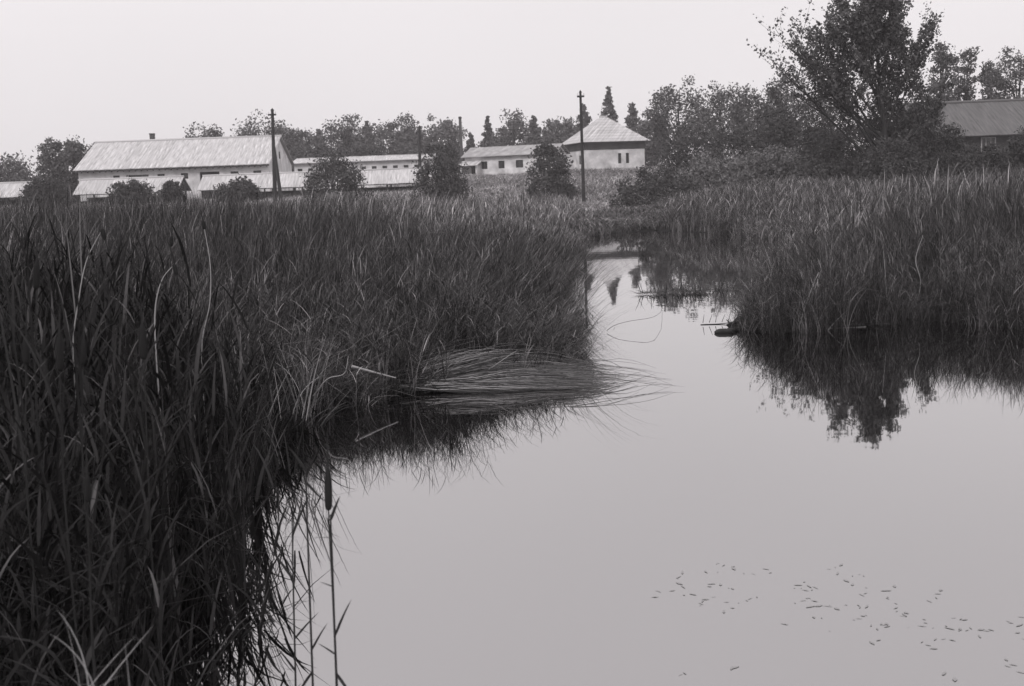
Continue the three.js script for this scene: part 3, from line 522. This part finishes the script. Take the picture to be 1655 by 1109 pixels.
// pyramid roof house
{
  const d0 = 132, c = at(942, 280, d0), S = 8.3, base = 3.35, yaw = 0.27, eave = at(1000, 229, 134).y - base, apex = at(978, 189, 137).y - base;
  // nearest corner at c; right face runs away to the right
  const ex = new THREE.Vector3(Math.cos(yaw), 0, -Math.sin(yaw)), ez = new THREE.Vector3(-Math.sin(yaw), 0, -Math.cos(yaw)); const o = c.clone().addScaledVector(ex, S / 2).addScaledVector(ez, S / 2);
  const t = thing('pyramid_roof_house', 'white walled house with pale pyramid roof and dark band under the eaves', 'house', [o.x, base, o.z], yaw);
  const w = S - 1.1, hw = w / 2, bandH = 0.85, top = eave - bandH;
  const face = (ry, holes, bars) => { const len = ry % Math.PI === 0 ? w : w - 0.56; const m = mesh('wall', wallShape([[-len / 2, -0.8], [len / 2, -0.8], [len / 2, top], [-len / 2, top]], holes, 0.28), M.white_wall, t); const n = new THREE.Vector3(0, 0, hw).applyAxisAngle(new THREE.Vector3(0, 1, 0), ry); m.position.copy(n); m.rotation.y = ry; const put = holder(t, n.x, 0, n.z, ry); for (const h of holes) windowIn(t, put, h, bars); };
  face(0, [[0.35, 0.85, 0.75, 2.0], [1.3, 0.85, 1.7, 2.0]], 0); face(-Math.PI / 2, [[1.3, 0.9, 2.0, 1.9]], 1); face(Math.PI, [], 0); face(Math.PI / 2, [], 0);
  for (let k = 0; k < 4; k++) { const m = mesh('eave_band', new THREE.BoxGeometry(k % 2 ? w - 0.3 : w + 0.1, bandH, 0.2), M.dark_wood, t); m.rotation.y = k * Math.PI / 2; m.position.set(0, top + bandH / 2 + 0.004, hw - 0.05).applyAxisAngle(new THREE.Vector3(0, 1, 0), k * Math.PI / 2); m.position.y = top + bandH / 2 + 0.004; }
  const hs = S / 2, rl = 0.35; // hip planes meeting at a short ridge, built as courses of roofing
  const courses = 9, planes = [[[-hs, hs], [hs, hs], [rl, 0], [-rl, 0]], [[hs, hs], [hs, -hs], [rl, 0], [rl, 0]], [[hs, -hs], [-hs, -hs], [-rl, 0], [rl, 0]], [[-hs, -hs], [-hs, hs], [-rl, 0], [-rl, 0]]];
  for (const [A, B, C, D] of planes) for (let k = 0; k < courses; k++) {
    const q0 = k / courses, q1 = (k + 1.12) / courses, Q = (P, T, q, lift) => new THREE.Vector3(lerp(P[0], T[0], Math.min(1, q)), lerp(eave, apex, Math.min(1, q)) + lift, lerp(P[1], T[1], Math.min(1, q)));
    const p = [Q(A, D, q0, 0.045), Q(B, C, q0, 0.045), Q(B, C, q1, 0.012), Q(A, D, q1, 0.012), Q(A, D, q0, 0), Q(B, C, q0, 0), Q(B, C, q1, -0.02), Q(A, D, q1, -0.02)];
    const g = new THREE.BufferGeometry().setFromPoints([0, 1, 2, 0, 2, 3, 4, 6, 5, 4, 7, 6, 0, 4, 5, 0, 5, 1].map((i) => p[i])); const uv = []; for (let i = 0; i < 18; i++) { const v = p[[0, 1, 2, 0, 2, 3, 4, 6, 5, 4, 7, 6, 0, 4, 5, 0, 5, 1][i]]; uv.push((v.x + v.z) * 0.6, v.y * 0.9); } g.setAttribute('uv', new THREE.Float32BufferAttribute(uv, 2)); g.computeVertexNormals();
    mesh('roof_course', g, (k * 7) % 3 ? M.pale_roof : M.pale_roof_worn, t);
  }
  const sf = mesh('soffit', new THREE.BoxGeometry(S - 0.1, 0.05, S - 0.1), M.dark_wood, t); sf.position.y = eave - 0.03;
  const cp = mesh('ridge_cap', new THREE.CylinderGeometry(0.1, 0.1, 0.95, 8), M.pale_roof_worn, t); cp.rotation.z = Math.PI / 2; cp.position.y = apex + 0.04;
}
// grey roof house at the right edge
{
  const d = 80, a = at(1500, 190, d), b = at(1760, 180, d), L = b.x - a.x, base = ground((a.x + b.x) / 2, d), eave = at(1620, 217, d).y - base, W = 8, ridge = at(1640, 163, d + W / 2).y - base;
  const t = thing('grey_roof_house', 'house with a broad grey roof and white framed window behind the right bushes', 'house', [(a.x + b.x) / 2, base, -d]);
  const X = (px) => (px - 1500) / 260 * L - L / 2; const holes = [[X(1586), eave - 1.15, X(1610), eave - 0.15], [X(1690), eave - 1.15, X(1712), eave - 0.15]];
  mesh('wall', wallShape([[-L / 2, -0.8], [L / 2, -0.8], [L / 2, eave], [-L / 2, eave]], holes, 0.28), M.brick_chimney, t); const put = holder(t, 0, 0, 0.16, 0); for (const h of holes) windowIn(t, put, h, 2, M.old_paint);
  box('wall', L, eave + 0.8, 0.28, M.brick_chimney, t, 0, (eave - 0.8) / 2, -W + 0.14);
  for (const s of [-1, 1]) { const g = mesh('gable_wall', wallShape([[-W / 2 + 0.29, -0.8], [W / 2 - 0.29, -0.8], [W / 2 - 0.29, eave], [0, ridge - 0.25], [-W / 2 + 0.29, eave]], [], 0.28), M.brick_chimney, t); g.rotation.y = Math.PI / 2; g.position.set(s > 0 ? L / 2 - 0.01 : -L / 2 + 0.29, 0, -W / 2); }
  slopeSheets(t, 'roof_sheet', [M.grey_roof], L + 0.8, [eave - 0.05, 0.6], [ridge, -W / 2], 14, 0.05, 51); slopeSheets(t, 'roof_sheet', [M.grey_roof], L + 0.8, [eave - 0.05, -W - 0.6], [ridge, -W / 2], 14, 0.05, 52);
  const c = mesh('ridge_cap', new THREE.CylinderGeometry(0.12, 0.12, L + 0.8, 8), M.grey_roof, t); c.rotation.z = Math.PI / 2; c.position.set(0, ridge + 0.03, -W / 2);
}
// ---------------------------------------------------------------- poles
function pole(label, pxT, yT, pxB, d, rad, opt = {}) {
  const tpt = at(pxT, yT, d), bx = at(pxB, 300, d).x, g = ground(bx, d); const t = thing('utility_pole', label, 'pole', [bx, g - 0.05, -d]); const h = tpt.y - g + 0.05, dx = tpt.x - bx;
  const b = new Buf(), pts = [], rr = []; for (let k = 0; k <= 6; k++) { pts.push(new THREE.Vector3(dx * k / 6, h * k / 6, 0)); rr.push(rad * (1.2 - 0.45 * k / 6)); } b.tube(pts, rr, 10, 1); mesh('shaft', b.geo(), M.pole_wood, t);
  const cap = mesh('pole_cap', new THREE.ConeGeometry(rad * 1.1, 0.18, 10), M.pole_wood, t); cap.position.set(dx, h + 0.07, 0);
  if (opt.strut) { const s = new Buf(); s.tube([new THREE.Vector3(opt.strut, 0, 0.6), new THREE.Vector3(dx * 0.7, h * 0.68, 0.1)], [rad * 1.1, rad * 0.8], 9, 1); mesh('strut', s.geo(), M.pole_wood, t); }
  for (const [yy, w] of opt.arms ?? []) { const a = box('crossarm', w, 0.12, 0.1, M.pole_wood, t, dx * (1 - yy / h), h - yy, 0.16); for (const sx of [-0.42, 0.42]) { const i = mesh('insulator', new THREE.CylinderGeometry(0.04, 0.06, 0.16, 8), M.white_paint, a); i.position.set(sx * w, 0.14, 0); } }
}
pole('dark wooden pole with a slanting brace in front of the barn', 440, 178, 443, 88, 0.14, { strut: 0.62, arms: [[0.35, 0.6]] });
pole('tall slim wooden pole in front of the pyramid roof house', 938, 149, 943, 82, 0.11, { arms: [[0.3, 0.5]] });
pole('short dark pole rising behind the middle round bush', 678, 205, 679, 115, 0.16);
pole('dark crossarm pole above the windowed farm building', 830, 206, 830, 134, 0.17, { arms: [[0.25, 1.6]] });

// ---------------------------------------------------------------- single plants and debris by the water
mat('dark_stem', 0.03, 0.8, { specularIntensity: 0.12, side: THREE.DoubleSide }); mat('pale_stem', 0.33, 0.8, { specularIntensity: 0.12, side: THREE.DoubleSide }); mat('cattail_brown', 0.022, 1, { specularIntensity: 0.1 }); mat('straw', 1, 0.8, { specularIntensity: 0.12, vertexColors: true, side: THREE.DoubleSide }); mat('wet_wood', 0.02, 0.6); mat('leaf_dark', 0.25, 0.7, { side: THREE.DoubleSide });
const curve = (pts, n) => new THREE.CatmullRomCurve3(pts).getPoints(n);
function cattail(label, stemPx, d, headLen, headRad, opt = {}) { // stemPx: sight points from the foot upward, the last at the top of the stalk
  const foot = at(stemPx[0][0], stemPx[0][1], d), fy = opt.footY ?? ground(foot.x, d); const r = rngOf(Math.round(stemPx[0][0] * 7 + d * 100));
  const O = new THREE.Vector3(foot.x, fy, -d); const t = thing('cattail', label, 'cattail', [O.x, O.y, O.z]);
  const V = [new THREE.Vector3(0, 0, 0), ...stemPx.slice(foot.y > fy + 0.05 ? 0 : 1).map(([x, y], i) => at(x, y, d).sub(O).add(new THREE.Vector3(0, 0, 0.02 * Math.sin(i))))];
  const pts = curve(V, 22), b = new Buf(); b.tube(pts, pts.map((_, k) => 0.0042 * (1 - 0.6 * k / 22)), 6, 1); mesh('stalk', b.geo(), opt.pale ? M.pale_stem : M.dark_stem, t);
  const e = pts[22], dir = e.clone().sub(pts[20]).normalize(), hm = new THREE.LatheGeometry([[0.12, -0.56], [0.62, -0.53], [0.9, -0.46], [1.0, -0.3], [1.03, -0.05], [0.98, 0.2], [0.86, 0.4], [0.6, 0.53], [0.25, 0.6], [0.1, 0.68]].map(([a, b]) => new THREE.Vector2(a * headRad, b * headLen)), 14), h = mesh('seed_head', hm, M.cattail_brown, t);
  if (opt.droop) { dir.set(0.25, -1, 0.1).normalize(); }
  h.quaternion.setFromUnitVectors(new THREE.Vector3(0, 1, 0), dir); h.position.copy(e).addScaledVector(dir, opt.droop ? headLen * 0.5 : -headLen * 0.15);
  const s = mesh('spike', new THREE.ConeGeometry(0.0035, 0.12, 6), M.dark_stem, t); s.quaternion.copy(h.quaternion); s.position.copy(h.position).addScaledVector(dir, headLen * 0.66 + 0.055);
  for (let k = 0; k < (opt.leaves ?? 4); k++) { const lb = new Buf(); const i = Math.floor(pts.length * (0.02 + 0.2 * k)); const p = pts[Math.min(i, 18)]; lb.blade(p.x, p.y, p.z, r() * 6.283, 0.08 + 0.2 * r(), 0.2 + 1.3 * r() * r(), 0.45 + 0.4 * r(), 0.0105, 8, 1, r() - 0.5); mesh('leaf', lb.geo(), opt.pale ? M.sedge_mid : M.dark_stem, t); }
}
mat('sedge_mid', 0.1, 0.7, { side: THREE.DoubleSide, specularIntensity: 0.2 });
cattail('cattail with the fattest dark head among the left foreground reeds', [[245, 900], [240, 720], [233, 545]], 4.1, 0.11, 0.014);
cattail('pale bent cattail with drooping dark head at the upper left of the reeds', [[118, 560], [128, 490], [142, 420], [165, 371]], 6.0, 0.05, 0.012, { pale: true, droop: true });
cattail('tall thin cattail with small dark head, stalk bowed to the right', [[326, 560], [340, 490], [341, 430], [329, 362]], 7.0, 0.045, 0.011, { pale: true, leaves: 2 });
cattail('short pale cattail bent over beside the tall bowed one', [[250, 520], [256, 475], [266, 447], [281, 428]], 6.0, 0.05, 0.011, { pale: true, droop: true, leaves: 2 });
cattail('cattail alone against the open water, nearest the centre bottom', [[548, 1300], [545, 1100], [538, 930], [532, 850], [529, 786]], 3.1, 0.1, 0.0105, { footY: -0.35, leaves: 0 });
cattail('dark cattail close to the left edge, upper of the left group', [[58, 640], [60, 540], [62, 440]], 4.4, 0.09, 0.013);
cattail('dark upright cattail left of the fattest one', [[104, 800], [102, 690], [100, 562]], 3.6, 0.1, 0.011);
cattail('dark cattail nearest the left edge of the picture', [[44, 800], [45, 690], [46, 560]], 3.7, 0.08, 0.011);
cattail('slender dark cattail midway between the fattest one and the left edge', [[134, 760], [136, 660], [138, 562]], 4.0, 0.08, 0.01);
cattail('thin cattail low in the dark left corner', [[150, 1050], [148, 900], [145, 782]], 2.9, 0.06, 0.009);
cattail('small dark cattail head far back between the bent pale ones', [[276, 520], [277, 450], [278, 388]], 7.6, 0.06, 0.012, { leaves: 2 });
cattail('small cattail at the waterline left of the flattened bundle', [[607, 640], [607, 600], [608, 545]], 10.35, 0.05, 0.012, { leaves: 3, footY: 0 });
cattail('small cattail at the waterline rising in front of the flattened bundle', [[720, 634], [721, 600], [722, 540]], 10.35, 0.06, 0.013, { leaves: 3, footY: 0 });
// leaves hanging on the lone cattail are its own plant: slim reeds beside it
function loneReed(label, pts0, d, leaves) {
  const V = pts0.map(([x, y]) => at(x, y, d)), O = V[0].clone(); const t = thing('water_reed', label, 'reed', [O.x, O.y, O.z], 0, 'slim reeds standing in the open water'); const pts = curve(V.map((v) => v.sub(O)), 20), b = new Buf();
  b.tube(pts, pts.map((_, k) => 0.0042 * (1 - 0.5 * k / 20)), 6, 1); mesh('stalk', b.geo(), M.dark_stem, t);
  for (const [q, az, th, len, w] of leaves) { const p = pts[Math.round(q * 20)], lb = new Buf(); lb.blade(p.x, p.y, p.z, az, th, 0.15, len, w, 6, 1, 1.2); mesh('leaf', lb.geo(), M.dark_stem, t); }
}
loneReed('slim reed with short dark leaves just right of the lone cattail', [[552, 1330], [546, 1150], [540, 1000], [536, 880], [534, 832]], 3.05, [[0.93, 0, 0.35, 0.075, 0.012], [0.78, 3.14, 1.5, 0.07, 0.013], [0.8, 3.1, 0.1, 0.06, 0.01], [0.6, 3.1, 1.1, 0.04, 0.008], [0.45, 0.1, 0.4, 0.12, 0.01], [0.4, 3.2, 0.9, 0.06, 0.009], [0.36, 3.3, -2.6, 0.1, 0.012]]);
loneReed('slim bare reed left of the lone cattail', [[512, 1300], [506, 1120], [500, 950], [495, 800], [494, 752]], 3.3, [[0.96, 3.14, 0.5, 0.09, 0.01], [0.9, 0.1, 0.45, 0.12, 0.009], [0.85, 3.2, -2.5, 0.08, 0.012], [0.3, 3.1, 2.5, 0.12, 0.014], [0.34, 0, 0.5, 0.1, 0.01]]);
loneReed('slim reed at the edge of the dark stems, second left of the lone cattail', [[480, 1300], [478, 1120], [474, 950], [472, 830]], 3.5, [[0.9, 0.2, 0.4, 0.16, 0.011], [0.7, 3, 0.5, 0.14, 0.012], [0.5, 0, 0.7, 0.12, 0.012], [0.4, 3, 0.5, 0.1, 0.01]]);

// broad bladed sedge tuft at the inlet
function sedge(label, px, py, d, n, h, w, spread, seed, m, leanX = 0) {
  const p = at(px, py, d), r = rngOf(seed), t = thing('sedge_tuft', label, 'sedge', [p.x, Math.max(-0.05, p.y), p.z]);
  for (let k = 0; k < n; k++) { const b = new Buf(), az = r() < 0.5 ? r() * 1.2 - 0.6 : Math.PI + r() * 1.2 - 0.6; b.blade((r() - 0.5) * spread, 0, (r() - 0.5) * spread * 0.6, az, 0.03 + 0.3 * r() + (Math.cos(az) > 0 ? leanX : -leanX * 0.4), r() < 0.25 ? 1.4 * r() : 0.3 * r(), h * (0.6 + 0.5 * r()), w * (0.7 + 0.6 * r()), 8, 1, (r() - 0.5)); mesh('blade', b.geo(), m[k % m.length], t); }
}
sedge('broad bladed grey sedge tuft at the inlet left of the rounded clump', 440, 672, 8.0, 46, 0.62, 0.018, 0.75, 61, [M.sedge_mid, M.sedge_mid, M.pale_stem], 0.1);
sedge('smaller sedge tuft leaning right over the inlet', 500, 690, 8.3, 18, 0.42, 0.014, 0.25, 62, [M.dark_stem, M.sedge_mid], 0.5);
sedge('few long pale grass blades in the lower left corner', 165, 1140, 2.15, 8, 0.19, 0.003, 0.12, 63, [M.pale_stem], 0.6);
sedge('dark sedge tuft at the waterline below the sedge inlet', 430, 760, 6.6, 26, 0.45, 0.014, 0.5, 64, [M.dark_stem, M.dark_stem, M.sedge_mid], 0.2);

// bundle of flattened reeds bowing over the water
{
  const r = rngOf(808), O = new THREE.Vector3(-1.2, 0.02, -10.4); const t = thing('flattened_reed_bundle', 'combed bundle of flattened pale reeds bowing over the water below the rounded clump', 'reeds', O.toArray());
  for (const [name, n, dark] of [['straw_stems', 340, 0], ['straw_stems', 340, 1]]) {
    const b = new Buf();
    for (let k = 0; k < n; k++) {
      const q = r(), f = r(); // q: place across the fan, f: reach
      const z0 = (r() - 0.5) * 0.3, x0 = (r() - 0.3) * 0.7, ex = lerp(1.0, 2.2, f) - 0.2 * q, ez = lerp(0.15, -1.0, q) + (r() - 0.5) * 0.45, top = lerp(0.0, 0.22, q) * (0.55 + 0.8 * r()) * (dark ? 0.75 : 1);
      const P = [new THREE.Vector3(x0, 0.02 + 0.1 * r(), z0), new THREE.Vector3(lerp(x0, ex, 0.33), top * 0.85 + 0.05 * (r() - 0.3), lerp(z0, ez, 0.3) + 0.16 * (r() - 0.5)), new THREE.Vector3(lerp(x0, ex, 0.68), top + 0.05 * (r() - 0.3), lerp(z0, ez, 0.68) + 0.14 * (r() - 0.5)), new THREE.Vector3(ex, top * 0.35 * r() + 0.005, ez + 0.1 * (r() - 0.5))];
      const pts = curve(P, 9); b.tube(pts, pts.map((_, i) => 0.0045 * (1 - 0.82 * i / 9)), 3, 0.07 + 0.4 * Math.pow(r(), 2.4));
    }
    for (let k = 0; k < 60 && dark; k++) { // thin tips trailing on the water
      const z = lerp(0.35, -0.9, r()), x = lerp(1.3, 2.0, r()); const l = 0.3 + 0.45 * r(); const pts = curve([new THREE.Vector3(x - 0.3, 0.12, z), new THREE.Vector3(x, 0.06 + 0.06 * r(), z + 0.02), new THREE.Vector3(x + l * 0.6, 0.02 + 0.08 * r(), z + 0.1 * (r() - 0.5)), new THREE.Vector3(x + l, 0.004, z + 0.25 * (r() - 0.4))], 8); b.tube(pts, pts.map((_, i) => 0.0035 * (1 - 0.8 * i / 8)), 3, 0.07 + 0.1 * r());
    }
    const o = mesh(name, b.geo(), M.straw, t); o.userData.kind = 'stuff';
  }
}
// reeds bowing out from the right flank of the clump
{
  const r = rngOf(515), t = thing('overhanging_reeds', 'dark reed tips arching out over the channel from the right flank of the rounded clump', 'reeds', [0.8, 0, -15]); t.userData.kind = 'stuff'; const b = new Buf();
  for (let k = 0; k < 260; k++) { const d = lerp(11.6, 23, r()), x = lerp(0.75, 1.3, ss(12, 22, d)) - 0.35 * r(); b.blade(x - 0.8, 0.02, 15 - d, (r() - 0.5) * 1.1, 0.25 + 0.3 * r(), 0.6 + 0.7 * r(), 0.8 + 0.6 * r(), 0.008 * (0.7 + 0.6 * r()), 8, 0.035 + 0.05 * r(), r() - 0.5); }
  mesh('reed_blades', b.geo(), M.straw, t).userData.kind = 'stuff';
}
function fallen(label, ptsPx, d, rad, m) { // a single stalk through sight points [px, py, depth shift]
  const V = ptsPx.map(([x, y, dd = 0]) => at(x, y, d + dd)), O = V[0].clone(); const t = mesh('fallen_reed', (() => { const pts = curve(V.map((v) => v.sub(O)), 14), b = new Buf(); b.tube(pts, pts.map((_, k) => rad * (1 - 0.6 * k / 14)), 6, 1); return b.geo(); })(), m); t.position.copy(O); tag(t, label, 'reed stalk', 'single fallen reed stalks');
}
fallen('thick white reed stalk lying at the root of the flattened bundle', [[568, 592], [598, 600, 0.05], [640, 611, 0.1]], 9.9, 0.014, M.pale_stem);
fallen('thin pale stalk crossing above the flattened bundle', [[690, 620], [760, 612], [835, 567]], 10.6, 0.006, M.pale_stem);
fallen('broken pale stalk arching beside the sedge inlet', [[506, 640], [530, 612], [556, 604], [563, 575]], 9.3, 0.006, M.pale_stem);
fallen('long pale slanting stalk, left of a pair on the right bank', [[1293, 524], [1305, 485], [1323, 440]], 13.6, 0.007, M.pale_stem);
fallen('second long slanting stalk of the pair on the right bank', [[1300, 522], [1312, 482], [1326, 442]], 13.7, 0.006, M.pale_stem);
fallen('short stalk leaning right at the waterline of the right bank', [[1338, 534], [1352, 518], [1366, 505]], 13.6, 0.007, M.pale_stem);
fallen('thin stalk lying along the waterline of the right bank', [[1318, 531.5], [1360, 530], [1400, 528]], 13.78, 0.007, M.pale_stem);
fallen('pale upright stalk in the middle of the right bank reeds', [[1434, 508], [1432, 460], [1428, 405]], 14.2, 0.005, M.pale_stem);
fallen('leftmost pale stalk leaning in the right bank tip', [[1216, 512], [1226, 492], [1231, 478]], 14.0, 0.005, M.pale_stem);
fallen('tall crooked pale stalk near the right end of the bank', [[1478, 508], [1488, 455], [1480, 420], [1492, 380]], 14.6, 0.006, M.pale_stem);
fallen('thin bowed reed reaching from the floating strip across the channel water', [[981, 534], [993, 526], [1018, 519], [1046, 515], [1064, 508, 0.6], [1070, 495, 2.2], [1066, 477, 4.5]], 14.2, 0.0032, M.dark_stem);
fallen('thin dark stalk floating on the water of the inlet', [[510, 703], [540, 701], [578, 701]], 8.75, 0.005, M.dark_stem);

// stump and log at the tip of the right bank
{
  const p = onWater(1193, 528), r = rngOf(99), t = thing('stump', 'small dark rotten stump at the tip of the right bank', 'stump', [p.x, -0.05, p.z]);
  const b = new Buf(); b.tube([new THREE.Vector3(0, 0, 0), new THREE.Vector3(0.02, 0.1, 0), new THREE.Vector3(0.05, 0.17, 0)], [0.1, 0.085, 0.05], 9, 1); b.tube([new THREE.Vector3(0.05, 0.02, 0), new THREE.Vector3(0.14, 0.12, 0), new THREE.Vector3(0.2, 0.22, -0.02)], [0.06, 0.05, 0.02], 7, 1); mesh('wood', b.geo(), M.wet_wood, t);
  for (let k = 0; k < 5; k++) { const c = new Buf(), a = r() * 6.283; c.tube([new THREE.Vector3(0, 0.06, 0), new THREE.Vector3(Math.cos(a) * 0.12, 0.12 * r() + 0.04, Math.sin(a) * 0.12), new THREE.Vector3(Math.cos(a) * 0.26, 0.03 + 0.1 * r(), Math.sin(a) * 0.26)], [0.03, 0.02, 0.006], 5, 1); mesh('root', c.geo(), M.wet_wood, t); }
  const q = onWater(1171, 538), g = new Buf(); g.tube(curve([new THREE.Vector3(-0.12, 0, 0.01), new THREE.Vector3(-0.04, 0.012, 0), new THREE.Vector3(0.05, 0.01, 0.01), new THREE.Vector3(0.11, 0.02, -0.01)], 8), [0.012, 0.028, 0.032, 0.03, 0.033, 0.03, 0.032, 0.03, 0.015], 8, 1);
  const lg = mesh('floating_log', g.geo(), M.wet_wood); lg.position.set(q.x, 0.01, q.z); tag(lg, 'short black log floating left of the stump', 'log');
  const tw = onWater(1168, 524), b2 = new Buf(); b2.tube(curve([new THREE.Vector3(-0.28, 0.003, 0), new THREE.Vector3(0, 0.008, 0.01), new THREE.Vector3(0.18, 0.03, 0)], 8), Array(9).fill(0.006), 5, 1); for (let k = 0; k < 5; k++) b2.tube([new THREE.Vector3(-0.25 + 0.08 * k, 0.025, 0), new THREE.Vector3(-0.22 + 0.08 * k + 0.04 * (r() - 0.5), 0.09 + 0.09 * r(), 0)], [0.004, 0.002], 4, 1);
  const tg = mesh('twig', b2.geo(), M.wet_wood); tg.position.set(tw.x, 0, tw.z); tag(tg, 'thin forked twig sticking out of the water left of the stump', 'twig');
}
// floating mats in the channel
function floatMat(label, px0, px1, py, depth, n, seed) {
  const a = onWater(px0, py + 2), b2 = onWater(px1, py - 1), r = rngOf(seed), b = new Buf(), w = b2.x - a.x; const t = thing('floating_reed_mat', label, 'reed mat', [a.x, 0, (a.z + b2.z) / 2]); t.userData.kind = 'stuff';
  for (let k = 0; k < n; k++) { const q = r(), e = Math.sin(Math.PI * clamp(q, 0.03, 0.97)); b.blade(q * w, 0.004 + 0.03 * r(), (r() - 0.5) * depth * e, r() * 6.283, 1.2 + 0.35 * r() - (r() < 0.12 ? 0.9 : 0), 0.2, 0.1 + 0.22 * r(), 0.014, 4, r() < 0.2 ? 0.1 + 0.15 * r() : 0.03 + 0.04 * r(), r()); }
  mesh('floating_stems', b.geo(), M.straw, t).userData.kind = 'stuff';
}
floatMat('dark strip of floating reeds in the channel, left one', 1030, 1140, 474, 0.5, 420, 71);
floatMat('sparse strip of floating reeds in the channel beside the right bank', 1148, 1222, 464, 0.9, 170, 72);

floatMat('matted dead reed litter along the waterline at the tip of the right bank', 1196, 1430, 529, 0.55, 620, 73);
floatMat('matted dead reed litter at the waterline left of the flattened bundle', 545, 720, 634, 0.4, 420, 74);
// scattered leaves on the water
{
  const r = rngOf(2024), geos = [0, 1, 2, 3].map((v) => { const b = new Buf(), n = 5, L = 0.5, W = 0.12 + 0.06 * v; let pr; for (let k = 0; k <= n; k++) { const q = k / n, w = W * Math.sin(Math.PI * (0.06 + 0.88 * q)) * (1 + 0.15 * Math.sin(v * 3 + k * 2)), y = 0.05 + 0.04 * Math.sin(q * 3 + v), x = (q - 0.5) * 2 * L; const a = b.v(x, y + 0.05, -w, 1); b.v(x, y, 0.06 * Math.sin(v + q * 4), 1); b.v(x, y + 0.05, w, 1); if (k) b.i.push(pr, a, pr + 1, pr + 1, a, a + 1, pr + 1, a + 1, pr + 2, pr + 2, a + 1, a + 2); pr = a; } return b.geo(); });
  const seeds = []; // along the drift seen in the photograph
  for (const [x, y] of [[1160, 911], [1185, 916], [1218, 928], [1238, 920], [1160, 925], [1340, 920], [1350, 917], [1378, 931], [1396, 931], [1290, 946], [1295, 951], [1308, 948], [1318, 950], [1150, 944], [1166, 946], [1184, 952], [1104, 949], [1120, 961], [1153, 965], [1132, 979], [1133, 976], [1207, 971], [1212, 968], [1170, 989], [1097, 933], [1095, 935], [1064, 956], [1285, 975], [1298, 971], [1310, 981], [1268, 1009], [1328, 999], [1338, 980], [1341, 978], [1393, 962], [1400, 950], [1434, 966], [1432, 955], [1502, 972], [1516, 960], [1388, 979], [1390, 982], [1448, 983], [1462, 994], [1460, 996], [1380, 1002], [1388, 1000], [1408, 1011], [1430, 1010], [1434, 1013], [1468, 1014], [1496, 1007], [1508, 1015], [1535, 1016], [1541, 999], [1559, 1002], [1586, 1018], [1595, 1020], [1552, 1017], [1563, 1019], [1634, 1007], [1648, 1011], [1645, 1023], [1341, 1020], [1420, 1035], [1490, 1038], [1500, 1043], [1525, 1033], [1190, 1079], [1100, 1091], [1638, 1075], [1650, 1087], [1526, 1089]]) { seeds.push([x, y]); if (r() < 0.95) seeds.push([x + (r() - 0.5) * 46, y + (r() - 0.5) * 20]); }
  seeds.forEach(([x, y], k) => { const p = onWater(x, y), s = 0.022 * (0.35 + 1.0 * r()); const o = mesh('floating_leaf', geos[k % 4], M.leaf_dark); o.position.set(p.x, 0.0015, p.z); o.rotation.y = 0.5 + (r() - 0.5) * 3.4; o.scale.set(s * (1.0 + 0.8 * r()), s * 0.12, s); tag(o, 'small dark leaf floating in the scatter at the lower right of the pond', 'leaf', 'leaves scattered on the lower right water'); });
}
renderer.render(scene, camera);
